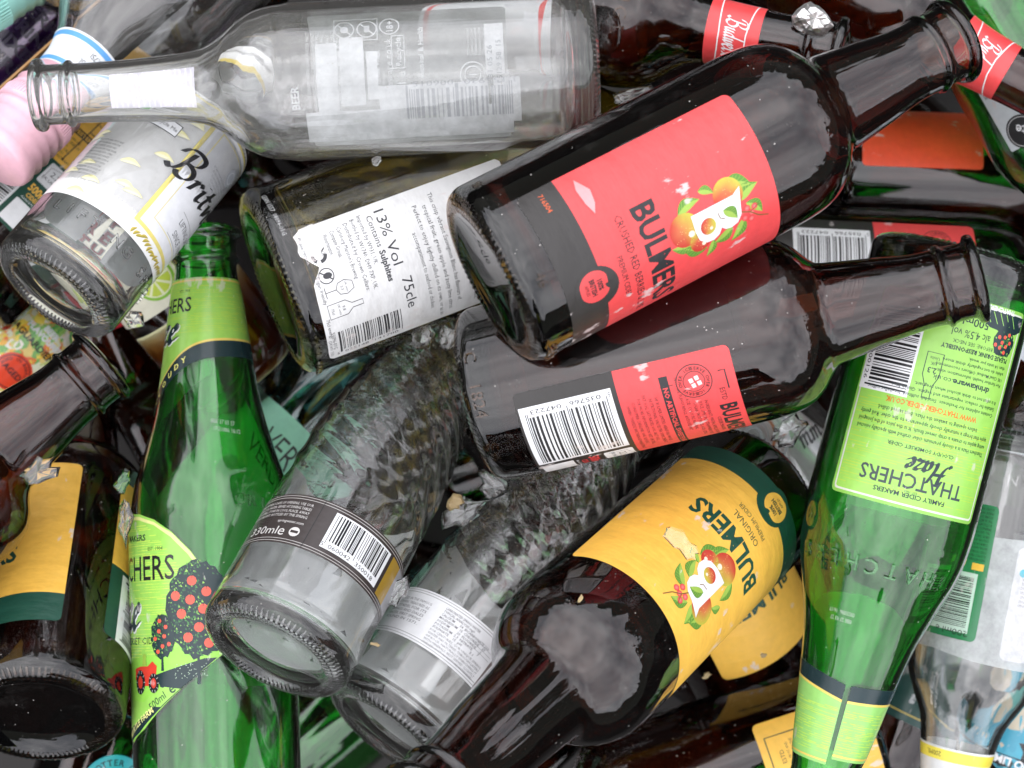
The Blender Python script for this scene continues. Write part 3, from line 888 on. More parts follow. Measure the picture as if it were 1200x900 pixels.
# ================================================================ amber cider bottle, red front label, on top
def build_A():
    root, sh, g = bottle("cider_bottle", "brown bottle on top of the pile with a red front label and fruit logo", "bottle",
                         PL['A'], 'cider', 'amber', knurl=84)
    c = cider_front(23, RED, CHAR, INK, ("CRUSHED RED BERRIES & LIME", "PREMIUM CIDER", 45), num=("716504", (.75, .12, .03)))
    c.poly([(-18, 36.6), (-12, 39.8), (-7, 38.9), (-3.5, 37), (-8, 35.6), (-14, 35.2)], (.74, .30, .31), 8)
    put(c, root, sh)
    b = Canvas(); b.rrect(-118, 24, -52, 103, 2.5, RED, 0)
    b.rect(-118, 24, -52, 55, CHAR, 1)
    put(b, root, sh, name='back_label')
    emboss(sh, [("46", 8.5, 9.5, 4.2, 0, 0), ("500ml", 46, 6.5, 4.2, 0, 0), ("S", -40, 9, 4, 0, 0)], M['amber'], g)

def build_B():
    root, sh, g = bottle("cider_bottle", "brown bottle with a barcode and red back label, under the one with fruit logo", "bottle",
                         PL['B'], 'cider', 'amber', knurl=84)
    put(cider_back(2.2, RED, CHAR, INK), root, sh, name='back_label')
    f = Canvas(); f.rrect(-118, 15, -31, 103, 2.5, RED, 0); f.rect(-118, 15, -31, 30, CHAR, 1)
    put(f, root, sh, name='front_label')
    emboss(sh, [("1824", 2, 6.8, 5.2, 0, 0), ("C", -16, 6.8, 5.2, 0, 0), ("E", 21, 6.8, 5.2, 0, 0), ("36", 26, 6.5, 3.2, 0, 0)], M['amber'], g)

def build_C():
    root, sh, g = bottle("cider_bottle", "brown bottle with a yellow and green front label and apples, neck to the lower left", "bottle",
                         PL['C'], 'round_cider', 'amber', knurl=84)
    c = cider_front(-9, YEL, DGRN, DGRN, ("ORIGINAL", "PREMIUM CIDER", 17), v0=19, vb=29.5, v1=105, dv=2.0)
    c.f = [(l_, [(q[0], q[1] * 1.14) + tuple(q[2:]) for q in f_]) for l_, f_ in c.f]
    put(c, root, sh)

def build_D():
    root, sh, g = bottle("cider_bottle", "brown bottle whose yellow label is half hidden under the yellow label with apples", "bottle",
                         PL['D'], 'cider', 'amber', seg=96)
    c = Canvas(); c.rrect(-72, -14 + 24, 19.5, 73, 2.6, YEL, 0)
    c.text("BULMERS", -12, 42, 6.5, DGRN, bold=.028, width=44, layer=2)
    put(c, root, sh)

def build_E():
    root, sh, g = bottle("cider_bottle", "brown bottle at the bottom edge with just a corner of yellow back label showing", "bottle",
                         PL['E'], 'cider', 'amber', seg=96)
    c = Canvas(); c.rrect(-50, 4, 15.5, 55, 2.6, YEL, 0)
    c.line([(-14, 51.5), (8, 51.5), (8, 35)], .6, DGRN, 2)
    c.text("ESTD", -2, 46, 2, DGRN, layer=2)
    for k in range(6): c.text(LOREM[k], -6, 43 - k * 2.4, 1.35, DGRN, sx=.8, layer=2)
    put(c, root, sh, name='back_label')

def build_N():
    root, sh, g = bottle("cider_bottle", "brown bottle at the left edge, base up, with a green banded yellow label", "bottle",
                         PL['N'], 'cider', 'amber', knurl=84)
    c = cider_front(-42, YEL, DGRN, DGRN, ("ORIGINAL", "PREMIUM CIDER", 17), v0=24, vb=38, v1=108, dv=7)
    put(c, root, sh)
    b = Canvas(); b.rrect(22, 26, 78, 108, 2.4, DGRN, 0); b.rrect(22, 62, 78, 108, 2.4, YEL, 1, corners=(0, 1, 1, 0))
    b.barcode(31, 58, 30, 24, -90, None, INK, WHITE, seed=9, layer=3)
    put(b, root, sh, name='back_label')
    emboss(sh, [("1824", -22, 12, 4.2, 0, 0), ("E", 2, 12, 4.2, 0, 0), ("36", 7, 12, 2.6, 0, 0), ("C", -38, 12, 4.2, 0, 0)], M['amber'], g)

def build_O():
    root, sh, g = bottle("cider_bottle", "brown bottle whose neck comes in from the left edge above a yellow label", "bottle",
                         PL['O'], 'cider', 'amber')
    c = cider_front(0, YEL, DGRN, DGRN, ("ORIGINAL", "PREMIUM CIDER", 17), logo=False)
    put(c, root, sh)

# ================================================================ green cider bottles
def stripes(c, u0, u1, v0, v1, seed, dv=.9, w=.16, col=(.42, .58, .07), test=None, layer=1.2):
    rnd = random.Random(seed); v = v0
    while v < v1:
        u = u0
        while u < u1:
            l = rnd.uniform(6, 26); e = min(u + l, u1)
            if rnd.random() < .7:
                k0 = u
                while k0 < e:
                    k1 = min(k0 + 4, e)
                    if test is None or (test(k0, v) and test(k1, v)): c.rect(k0, v, k1, v + w * rnd.uniform(.6, 1.6), col, layer)
                    k0 = k1
            u = e + rnd.uniform(1, 4)
        v += dv * rnd.uniform(.7, 1.4)

def orchard_tree(c, u, v, w, h, seed, napple, lay=3):
    rnd = random.Random(seed)
    c.poly([(u - .7, v - h * .78), (u + .7, v - h * .78), (u + .35, v - h * .3), (u - .35, v - h * .3)], NAVY, lay)
    pts = []
    for k in range(44):
        a = 2 * math.pi * k / 44
        r = 1 + rnd.uniform(-.07, .07)
        pts.append((u + w / 2 * r * math.cos(a), v + h / 2 * r * math.sin(a)))
    c.poly(pts, NAVY, lay + .3)
    for k in range(int(w * h * .55)):
        a, q = rnd.uniform(0, 6.28), math.sqrt(rnd.random())
        x, y = u + w / 2 * q * math.cos(a), v + h / 2 * q * math.sin(a)
        if x > u + w * .05 and rnd.random() < .8: continue
        cc = rnd.choice([(.06, .22, .05), (.04, .15, .05), (.28, .55, .10), (.03, .10, .05)])
        c.poly([(x, y), (x + rnd.uniform(.5, 1.1), y + rnd.uniform(-.3, .3)), (x + rnd.uniform(0, .4), y + rnd.uniform(.5, 1.2))], cc, lay + .6)
    for k in range(napple):
        a = k * 2.399; q = .8 * math.sqrt((k + .5) / napple)
        rr = max(.8, min(w, h) * .075)
        x, y = u + w / 2 * q * math.cos(a), v + h / 2 * q * math.sin(a)
        c.disc(x, y, rr, (.80, .10, .06), lay + 1, n=10)
        c.line([(x, y + rr * .5), (x + .3, y + rr * 1.4)], .22, INK, lay + 1.2)

def build_F():
    root, sh, g = bottle("cider_bottle", "green bottle at right, neck down, with a lime green back label full of text", "bottle",
                         PL['F'], 'green', 'green', knurl=84)
    c = Canvas()
    c.rrect(-38.5, 20, 27.5, 106, 2.4, (.24, .52, .09), 0)
    c.rrect(-37.2, 21.3, 26.2, 104.7, 1.6, (.62, .66, .55), 1)
    c.rrect(-36.4, 22.1, 25.4, 103.9, 1.2, (.29, .58, .10), 1.5)
    stripes(c, -36, 25, 66, 103, 5, dv=1.0, w=.2, col=(.42, .58, .07), layer=1.8)
    c.text("FAMILY CIDER MAKERS", -5.5, 100.6, 1.9, NAVY, bold=.02, width=29, layer=3)
    c.text("THATCHERS", -5.5, 95.2, 6.2, (.03, .05, .05), bold=.012, width=43, layer=3)
    c.text("EST. 1904", -5.5, 99, .9, NAVY, layer=3)
    c.script("Haze", -17.5, 85.6, 4.2, NAVY, nib=.16, layer=3)
    c.text("CLOUDY SOMERSET CIDER", -5.5, 82.0, 1.5, NAVY, bold=.015, width=27, layer=3)
    ls = ["Thatchers Haze is a cloudy premium cider crafted with specially selected", "eating apples to create a crisp sweet finish. It is the juice of the Jonagold",
          "apple that brings a naturally cloudy appearance to the cider. Roll gently", "before opening to awaken the Haze. Best served chilled."]
    for k, t in enumerate(ls): c.text(t, -5.5, 78.2 - k * 2.9, 1.75, NAVY, width=56 if k < 3 else 42, layer=3, bold=.01)
    c.text("WWW.THATCHERSCIDER.CO.UK", -6, 65.6, 2.2, (.60, .14, .01), bold=.03, width=38, layer=3)
    ls = ["Contains sulphites for freshness. Sisaldab sulfiteid. Innehaller sulfiter.", "Suitable for coeliacs, vegetarians and vegans. Gluten-Free.", "It is safest not to drink alcohol when pregnant."]
    for k, t in enumerate(ls): c.text(t, -33.5, 62.3 - k * 2.5, 1.5, NAVY, width=(56, 46, 37)[k], align='l', layer=3, bold=.01)
    c.text("drinkaware", -19, 53.2, 2.3, NAVY, bold=.03, width=17, layer=3); c.text(".co.uk", -6.5, 53.2, 2.1, NAVY, layer=3, width=8)
    ls = ["For further health information visit", "UK Chief Medical Officers recommend", "adults do not regularly drink more", "than 14 units per week."]
    for k, t in enumerate(ls): c.text(t, -33.5, 50.2 - k * 2.3, 1.4, NAVY, width=(30, 31, 29, 19)[k], align='l', layer=3, bold=.01)
    c.text("PLEASE DRINK RESPONSIBLY", -33.5, 40.2, 1.8, NAVY, bold=.03, width=31, align='l', layer=3)
    c.text("FOR BEST BEFORE: SEE NECK", -33.5, 37.5, 1.5, NAVY, width=27, align='l', layer=3)
    c.text("alc 4.5% vol.", -13, 34, 3.2, NAVY, width=17, layer=3); c.text("500ml", -14, 29, 3.2, NAVY, width=11, bold=.01, layer=3); c.text("e", -4.5, 29, 4.6, NAVY, bold=.02, layer=3)
    c.barcode(25.0, 30, 32, 19, 90, ("5", "013628", "000126"), INK, WHITE, seed=11, layer=3, pad=1.6)
    c.rrect(4.6, 22, 26.6, 30, .6, WHITE, 2)
    c.text("Please recycle", 16, 25.5, 1.8, INK, bold=.02, layer=3)
    c.line([(1.5, 44), (1.5, 53), (-.2, 57), (-.2, 62), (-3.2, 62), (-3.2, 57), (-4.9, 53), (-4.9, 44)], .35, NAVY, 3, closed=True)
    c.text("2.3", -1.7, 51, 2.2, NAVY, layer=3, bold=.02); c.text("UK", -1.7, 48.3, 1.3, NAVY, layer=3); c.text("Units", -1.7, 46.2, 1.3, NAVY, layer=3)
    orchard_tree(c, -29, 33.5, 12, 11, 4, 9)
    pts = [(-38, 22)] + [(-38 + k * 3.6, 27.5 + 2.2 * math.sin(k * .55) + (.6 if k % 2 else 0)) for k in range(18)] + [(4, 22)]
    pts = [p for p in pts if p[0] < 4.5]
    c.poly(pts, NAVY, 2.2)
    for k in range(9): c.line([(-30 + k * 3.3, 22.6), (-33 + k * 3.3, 27)], .28, (.30, .62, .12), 2.6)
    c.text("THATCHERS CIDER", -20, 21.4, 1.9, WHITE, bold=.03, width=22, layer=2.8)
    put(c, root, sh, 'gloss', name='back_label')
    # neck label, two ends meeting at a slit
    n = Canvas()
    nc = (.28, .58, .15)
    for s_ in (0, 1):
        if s_ == 0:
            us = [k * 4.0 for k in range(0, 26)]
            top = [180 - 4.5 * math.sin(min(u, 60) / 60 * math.pi / 2) for u in us]
        else:
            us = [-4.0 - k * 4.0 for k in range(0, 25)]
            top = [180 - 1.5 * math.sin(min(-u, 60) / 60 * math.pi / 2) for u in us]
        bot = [212 + (-1.2 if s_ else 1.8) for u in us]
        n.poly(list(zip(us, top)) + list(zip(us, bot))[::-1], nc, 0)
        n.poly(list(zip(us, top)) + list(zip(us, [t + 6.3 for t in top]))[::-1], NAVY, 1.5)
        n.poly(list(zip(us, [t + 6.3 for t in top])) + list(zip(us, [t + 7.3 for t in top]))[::-1], GOLD, 1.7)
        n.poly(list(zip(us, [b - 2 for b in bot])) + list(zip(us, [b - 1.2 for b in bot]))[::-1], GOLD, 1.5)
    stripes(n, 1, 95, 190, 210, 3, dv=.8, w=.22, col=(.52, .74, .10), layer=1.2)
    stripes(n, -95, -5, 190, 209, 7, dv=.8, w=.22, col=(.52, .74, .10), layer=1.2)
    put(n, root, sh, 'gloss', name='neck_label', curved=True)
    emboss(sh, [(ch, (k - 4) * 8.6 + 2, 131.5, 6.4, 0, .02) for k, ch in enumerate("THATCHERS")], M['green'], g)
    o2 = Canvas()
    o2.poly([(60, 160), (70, 154), (85, 149), (104, 147), (123, 149), (138, 154), (148, 160), (148, 212), (60, 212)], (.28, .58, .15), 0)
    put(o2, root, sh, 'gloss', name='front_neck_label', curved=True)
    o3 = Canvas(); o3.rrect(58, 48, 150, 112, 20, (.29, .58, .10), 0)
    put(o3, root, sh, 'gloss', name='front_label')
    d = Canvas()
    d.text("BBE 27 03 27", 12, 155, 1.7, (.5, .52, .5), layer=0); d.text("0925086  16:17", 12, 152, 1.7, (.5, .52, .5), layer=0)
    o = wrap("date_code", d, sh, M['ink'], root, curved=True); 

def build_G():
    root, sh, g = bottle("cider_bottle", "upright green glass bottle at left with orchard picture label and lime neck label", "bottle",
                         PL['G'], 'green', 'green', knurl=84)
    c = Canvas()
    LB = (.30, .60, .10)
    uc = -46
    edge = [(uc, 127), (-36, 126.3), (-26, 123.5), (-17, 118), (-9, 110), (-2, 100), (1.5, 93), (3, 84), (3.5, 72), (3, 67), (-8, 59), (-18, 51), (-28, 43.5), (-38, 36.5), (uc, 32)]
    left = [(2 * uc - p[0], p[1]) for p in edge[1:-1]][::-1]
    full = edge + left
    c.poly(full, LB, 0)
    stripes(c, -80, 0, 60, 124, 21, dv=1.0, w=.18, col=(.60, .78, .12), test=lambda u, v: u < -10 - max(0, v - 100) * .8 or (u < -4 and v < 95))
    top = [(uc, 124.5), (-36, 123.8), (-26, 121.2), (-17.5, 116), (-10, 108.5), (-3.5, 99.0), (-1.5, 95)]
    out = [(uc, 126), (-36, 125.2), (-26, 122.5), (-16.5, 117.2), (-8.8, 109.3), (-2.2, 99.8), (0, 95.5)]
    c.poly(out + top[::-1], (.70, .72, .28), 1.6)
    c.text("FAMILY CIDER MAKERS", uc - 8, 116.5, 2.6, NAVY, bold=.02, width=46, layer=2)
    c.text("EST. 1904", -25.5, 111.6, 1.5, NAVY, layer=2)
    c.text("THATCHERS", -48, 104, 10.5, INK, bold=.006, width=64, layer=2)
    c.script("Haze", -72.6, 78.6, 9.4, (.85, .87, .84), nib=.17, layer=2)
    c.script("Haze", -73.2, 79.2, 9.4, NAVY, nib=.16, layer=3)
    c.text("CLOUDY SOMERSET CIDER", -50, 74, 3.0, NAVY, width=56, rot=0, layer=2)
    c.poly([(-60, 50), (-34, 49), (-20, 58), (-8, 62), (3, 68), (3.3, 75), (-8, 74), (-22, 68), (-60, 66)], (.28, .62, .08), 2)
    orchard_tree(c, -6.5, 86, 27, 39, 6, 11, lay=3)
    orchard_tree(c, -22.5, 75.5, 12, 18, 8, 8, lay=5)
    c.poly([(-26, 60), (-4, 66), (1, 66), (-6, 60.5), (-16, 53), (-24, 55)], NAVY, 2.5)
    rnd = random.Random(2)
    for k in range(60):
        u_, v_ = rnd.uniform(-17, -3), rnd.uniform(58, 64); c.rect(u_, v_, u_ + .3, v_ + .3, (.4, .55, .4), 2.8)
    c.poly([(-45, 47), (-30, 47), (-22, 55), (-14, 54), (-24, 46), (-34, 38), (-45, 33)], LB, 2.6)
    # little red tractor
    c.poly([(-41, 58), (-30, 57.5), (-26, 60), (-25.5, 63.5), (-28, 65.5), (-31, 63.5), (-36, 63.5), (-41, 62.5)], (.62, .05, .03), 5)
    c.rect(-34.5, 55.5, -30.5, 59, (.62, .05, .03), 5.5)
    for (x, y, r) in ((-36.5, 57, 3.7), (-27.5, 56.6, 3.0)):
        c.disc(x, y, r, INK, 6, n=18, ry=r * 1.35); c.disc(x, y, r * .5, (.55, .05, .03), 6.3, n=12, ry=r * .7)
        for q in range(10):
            a = q * .628; c.line([(x + r * .7 * math.cos(a), y + r * .95 * math.sin(a)), (x + r * math.cos(a), y + r * 1.3 * math.sin(a))], .3, (.4, .45, .4), 6.4)
    c.disc(-33, 67.3, 1.3, LEAF2, 7); c.poly([(-34.5, 63.5), (-31.5, 63.5), (-32, 66.6), (-34.2, 66.6)], LEAF2, 7)
    c.text("500ml", -26, 49.4, 3.4, NAVY, rot=33, width=10, layer=4); c.text("e", -18.6, 54.6, 4.6, NAVY, rot=33, bold=.01, layer=4)
    c.poly([(3.3, 66.8), (-8, 59), (-18, 51), (-28, 43.5), (-38, 36.5), (-50, 32), (-50, 37.5), (-38, 41.5), (-28, 47.0), (-24, 47)], NAVY, 3.2)
    c.text("MYRTLE FARM", -39, 40.5, 2.6, (.8, .78, .3), rot=28, bold=.02, width=24, layer=4)
    put(c, root, sh, 'gloss', name='front_label')
    k2 = Canvas(); k2.rrect(34, 52, 98, 108, 2.4, (.29, .58, .10), 0)
    put(k2, root, sh, 'gloss', name='back_label')
    n = Canvas()
    us = [-112 + k * 4 for k in range(0, 46)]
    def tp(u): return 227.0
    def bt(u): return 197 - 9 * math.exp(-((u + 62) / 34) ** 2) * 2.6
    n.poly([(u, bt(u) - 1) for u in us] + [(u, tp(u)) for u in us[::-1]], (.29, .55, .09), 0)
    n.poly([(u, bt(u) - 5) for u in us] + [(u, bt(u) + 2.2) for u in us[::-1]], NAVY, 1.5)
    n.poly([(u, bt(u) + 2.2) for u in us] + [(u, bt(u) + 3.2) for u in us[::-1]], GOLD, 1.7)
    n.rect(-112, 225.4, 68, 226.2, GOLD, 1.5)
    stripes(n, -110, 66, 203, 224, 31, dv=.8, w=.2, col=(.42, .58, .07))
    n.text("THATCHERS", -58, 215.5, 6.6, INK, bold=.01, width=88, layer=2)
    n.text("EST. 1904", -22, 221.3, 1.2, NAVY, layer=2, sx=1.8)
    for (d, col, ly) in ((.5, (.8, .82, .78), 2), (0, NAVY, 3)):
        k = Canvas(); k.script("Haze", 0, 0, 7.0, col, nib=.16, layer=ly)
        for (L_, q) in k.f:
            n.f.append((L_, [(-90 + p[0] * 2.3 + d * 2, 199.5 + p[1] - d, p[2], p[3], p[4]) for p in q]))
    for k_, ch in enumerate("CLOUDY"):
        u_ = -50 + k_ * 6.2; n.text(ch, u_, bt(u_) - 1.3, 2.5, (.75, .72, .2), bold=.03, sx=1.7, rot=14, layer=2)
    put(n, root, sh, 'gloss', name='neck_label', curved=True)
    emboss(sh, [(ch, 13 + k * 5.2, 131 - 1.0 * k, 5.0, -4, 0) for k, ch in enumerate("ORIGIN")], M['green'], g)
    d = Canvas()
    d.text("BBE 27 03 27", 8, 163.5, 1.9, (.5, .52, .5), layer=0, rot=-6); d.text("0925086 16:12", 10, 160, 1.9, (.5, .52, .5), layer=0, rot=-6)
    wrap("date_code", d, sh, M['ink'], root, curved=True)

# ================================================================ clear bottles
def build_H():
    root, sh, g = bottle("mixer_bottle", "small clear bottle at upper left with a white and gold label in black script", "bottle",
                         PL['H'], 'mixer', 'clear', knurl=70)
    c = Canvas()
    W = (.82, .82, .80)
    c.rect(-80, 29, 80, 97, W, 0)
    gl = (.74, .64, .20)
    c.poly([(5, 37), (7, 37), (7, 95), (5, 95)], gl, 1.2)
    c.rect(5, 35.4, 60, 37.2, gl, 1.2); c.rect(-80, 94, 80, 95.2, gl, 1.2)
    c.rect(7, 37.2, 60, 94, (.76, .77, .79), 1.1)
    c.frame(11, 42, 58, 91, .3, gl, 1.6)
    rnd = random.Random(5)
    for k in range(26):
        u_, v_ = rnd.uniform(-50, 1), rnd.uniform(31, 92)
        leaf(c, u_, v_, 9, 3, 10 + rnd.uniform(-8, 8), (.74, .70, .36), (.72, .70, .50), layer=1.4)
    for k in range(46):
        for q in range(3): c.disc(-52 + k * 2.3 + (q % 2) * 1.1, 95.9 + q * .8 - .4, .32, INK, 2, n=6)
    rnd = random.Random(8)
    for k in range(30): leaf(c, 8 + k * 1.8, 32.4 + rnd.uniform(-.8, .8), 4, 1.4, rnd.uniform(20, 70), GOLD, (.35, .3, .05), layer=1.5)
    c.script("Britvic", 3, 62, 6.9, INK, nib=.135, layer=3)
    c.text("LIFTING SPIRITS", 33, 51.5, 3.0, (.12, .12, .13), width=22, layer=2)
    c.text("SINCE 1938", 31, 46.2, 3.0, (.12, .12, .13), width=16, layer=2)
    for v_ in (54.6, 43): c.rect(20, v_, 46, v_ + .25, (.3, .3, .3), 2)
    c.disc(30, 84, 4, (.40, .42, .46), 2, n=20); c.ring(30, 84, 2.5, .5, (.6, .62, .64), 3)
    for k in range(5): c.text("BY APPOINTMENT TO THE HOUSE", 26, 78.6 - 1.7 * k, 1.0, (.35, .36, .38), width=18 - 2 * k, layer=2)
    for k in range(12): c.text(LOREM[k], -24 - (k % 3) * .6, 60 - k * 1.75, 1.0, (.12, .12, .12), width=13, layer=2)
    c.rrect(-21, 74, -3, 80, .8, WHITE, 2); c.frame(-21, 74, -3, 80, .3, INK, 3); c.rrect(-20, 75, -16, 79, .5, (.15, .5, .12), 3.5); c.text("Recycle Me", -9.5, 77, 1.8, INK, width=11, layer=4)
    c.text("Recycling info", -13, 85, 1.5, INK, layer=2)
    put(c, root, sh, 'foil', name='front_label')
    ip = Canvas()      # red promotion printed on the inner side of the far label, read through the glass
    for row, t in enumerate(["OPPO", "PRESS", "RTUN"]):
        for k, ch in enumerate(t):
            for (bd, col, ly) in ((.10, (.80, .80, .78), 1), (.04, (.62, .05, .05), 2)):
                q_ = Canvas(); q_.text(ch, 0, 0, 6.0, col, bold=bd, layer=ly)
                for (l_, f_) in q_.f: ip.f.append((-l_, [(86 + 13 - k * 7.5 - pt[0], 54 - row * 8.5 + pt[1]) + tuple(pt[2:]) for pt in f_][::-1]))
    wrap("inner_print", ip, sh, M['inner'], root, lift=.095, gap=.012)
    n = Canvas()
    n.rect(-86, 128, 86, 141, W, 0); n.rect(-86, 128, 86, 131.5, (.80, .62, .10), 1)
    for (t, u_) in (("TONIC", 0), ("WATER", 0), ("TONIC", 60), ("WATER", 60), ("TONIC", -60), ("WATER", -60)):
        n.text(t, u_, 137.5 if t == "TONIC" else 134.3, 2.0, (.3, .3, .32), width=17, bold=.02, layer=2)
    put(n, root, sh, 'foil', name='neck_label', curved=True)
    emboss(sh, [(ch, -22 + k * 5.6, 23.5, 4.8, 0, 0) for k, ch in enumerate("LIFTING SPIRITS") if ch != ' '], M['clear'], g)

def build_I():
    root, sh, g = bottle("beer_bottle", "clear long necked bottle with worn white print lying across the top", "bottle",
                         PL['I'], 'beer', 'clear_dusty', knurl=84, bands=((24, 120, .5), (12, 15, .4)))
    c = Canvas()
    W = (.78, .80, .80)
    c.rect(-26, 46, -12, 111, W, 0)
    for (a, b, d, e) in ((-26, 33, -12, 46), (-12, 42, -3, 83), (-8, 83, 10, 87), (-10, 88, 16, 97), (-14, 98, 14, 106)):
        c.rect(a, b, d, e, W, 0.4)
    c.rect(-1, 35.5, 19, 42.5, W, .4); c.rect(-20, 30, -2, 40, W, .5)
    c.text("31 05 26", 4, 41, 2.0, (.3, .32, .34), layer=2, width=12); c.text("L5129 58  15", 4, 37.6, 2.0, (.3, .32, .34), layer=2, width=16)
    c.barcode(-2.6, 33, 40, 14, 90, ("3", "155930", "006015"), (.48, .50, .52), None, seed=15, layer=2)
    rnd = random.Random(4)
    for k in range(7): c.text("AND PLEASE DRINK WITH CARE WATER MALT"[rnd.randint(0, 6):], 4 - rnd.random() * 3, 109 - k * 1.9, 1.3, W, layer=1, width=32)
    c.text("BEER", -6, 114.5, 3.0, W, bold=.03, layer=1)
    for k, t in enumerate(["ENJOY RESPONSIBLY", "CHIEF MEDICAL", "IS RECOMMEND", "DO NOT REGULARLY", "MORE THAN 14", "UNITS PER WEEK"]):
        c.text(t, 2, 97.4 - k * 2.9, 1.7, W, bold=.02, layer=1, width=(22, 16, 16, 19, 15, 17)[k])
    c.text("drinkaware.co.uk", 2, 78.8, 2.6, W, layer=1, width=26)
    for (x, y) in ((19.5, 95), (19.5, 86.5), (20.3, 78)):
        c.ring(x, y, 3.6, .5, W, 1)
    c.text("18+", 20.3, 78, 2.6, W, bold=.03, layer=1)
    c.line([(17, 92.5), (22, 97.5)], .5, W, 1.2); c.disc(19.5, 95, 1.6, W, 1.1, n=8); c.line([(17, 84), (22, 89)], .5, W, 1.2); c.rect(18, 85.5, 21, 87.5, W, 1.1)
    c.frame(14.5, 82.4, 24.5, 99, .35, W, 1)
    c.frame(3, 72.5, 16, 77.5, .35, W, 1); c.text("Recycle", 9.5, 75, 2.2, W, width=11, bold=.02, layer=1)
    c.text("330ml e", -6, 74.4, 3.4, W, bold=.02, width=16, layer=1)
    c.text("Alcohol & Health", 9, 66.6, 2.1, W, bold=.02, width=20, layer=1)
    c.ring(-.5, 47.5, 4.6, .5, W, 1); c.ring(-.5, 47.5, 3.0, .4, W, 1); c.text("1", -.5, 47.5, 3.4, W, layer=1)
    for k in range(5): c.text("Brewed and bottled", 12, 49 - 1.5 * k, 1.0, W, layer=1)
    for k in range(4): c.text("PRODUCT OF ITALY", -6 - k, 31.5 - 1.1 * k + 3, 1.0, W, layer=1, bold=.02)
    put(c, root, sh, 'ink', name='printed_panel', lift=.03)
    fp = Canvas(); fp.rrect(58, 34, 132, 112, 3, W, 0)
    put(fp, root, sh, 'ink', name='front_print', lift=.03)
    n = Canvas()
    n.rect(-17, 154, 17, 187, (.62, .60, .66), 0)
    for k in range(15): n.rect(-17 + 1.5 * (k % 2), 155 + k * 2.1, 15 + 2 * (k % 2), 155.6 + k * 2.1, (.74, .74, .78), 1)
    o = wrap('neck_strip', n, sh, M['ink'], root, curved=True)

def swirl(th, z):
    a = np.clip((z - 62) / 12.0, 0, 1) * np.clip((182 - z) / 10.0, 0, 1)
    f1 = (9 * th / (2 * math.pi) + z / 13.5) % 1.0
    return -a * 0.9 * np.sin(math.pi * f1)

def build_L():
    root, sh, g = bottle("water_bottle", "clear swirl fluted bottle, base up, with a black band carrying a barcode", "bottle",
                         PL['L'], 'swirl', 'clear', seg=220, disp=swirl, knurl=80, rings=1.25)
    c = Canvas()
    BK = (.045, .036, .034)
    c.rect(-150, 31, 45, 55, BK, 0)
    for v_ in (31.8, 33.0, 52.8, 54.0): c.rect(-150, v_, 45, v_ + .22, (.5, .48, .46), 1)
    c.rect(26, 34, 34, 52, (.35, .22, .03), 1.2)
    c.rect(34, 33.6, 45, 52.4, (.32, .32, .33), 1.2)
    c.barcode(-3.2, 36.2, 26, 14.6, 0, ("5", "060042", "350018"), INK, WHITE, seed=21, layer=3, pad=1.2)
    c.rect(-10.6, 31.2, -10.3, 54.8, (.02, .02, .02), 2)
    T_ = (.62, .60, .58)
    for k, t in enumerate(["DRINK WITHIN 3 DAYS OF OPENING. USE OUR", "CLEAN COOL WATER, SERVED AT DINING TABLES", "AND HOMES. STORE IN COOL PLACE, AWAY", "FROM SUNLIGHT. BOTTLED BY THE SPRING"]):
        c.text(t, -14, 50.6 - k * 2.0, 1.35, T_, align='r', width=30, layer=2)
    c.text("springwater.com", -14, 41.6, 1.3, T_, align='r', layer=2)
    c.text("330ml", -31, 37, 4.0, T_, width=15, layer=2); c.text("e", -21.5, 37.2, 5.0, T_, layer=2)
    c.disc(-16, 37.2, 2.2, T_, 2, n=18); c.rect(-17.6, 36.6, -14.4, 37.8, BK, 3)
    put(c, root, sh, 'gloss', name='label_band', label='black label band with a white barcode')
    b = Canvas(); b.rrect(58, 14, 138, 84, 3, (.7, .72, .74), 0)
    put(b, root, sh, 'foil', name='front_label', lift=.3)
    gl_ = Canvas(); rnd = random.Random(5)     # grey glue marks on the inner side of the far label
    for k in range(26):
        a_, b_ = rnd.uniform(62, 134), rnd.uniform(20, 80)
        s1_ = rnd.uniform(1.5, 6)
        gl_.poly([(a_, b_), (a_ + s1_ * rnd.uniform(.5, 1), b_ + s1_ * rnd.uniform(-.3, .4)), (a_ + s1_ * rnd.uniform(.1, .5), b_ + s1_ * rnd.uniform(.6, 1.4))], (.16, .17, .17), -1)
    wrap("glue_marks", gl_, sh, M['inner'], root, lift=.29, gap=.012)

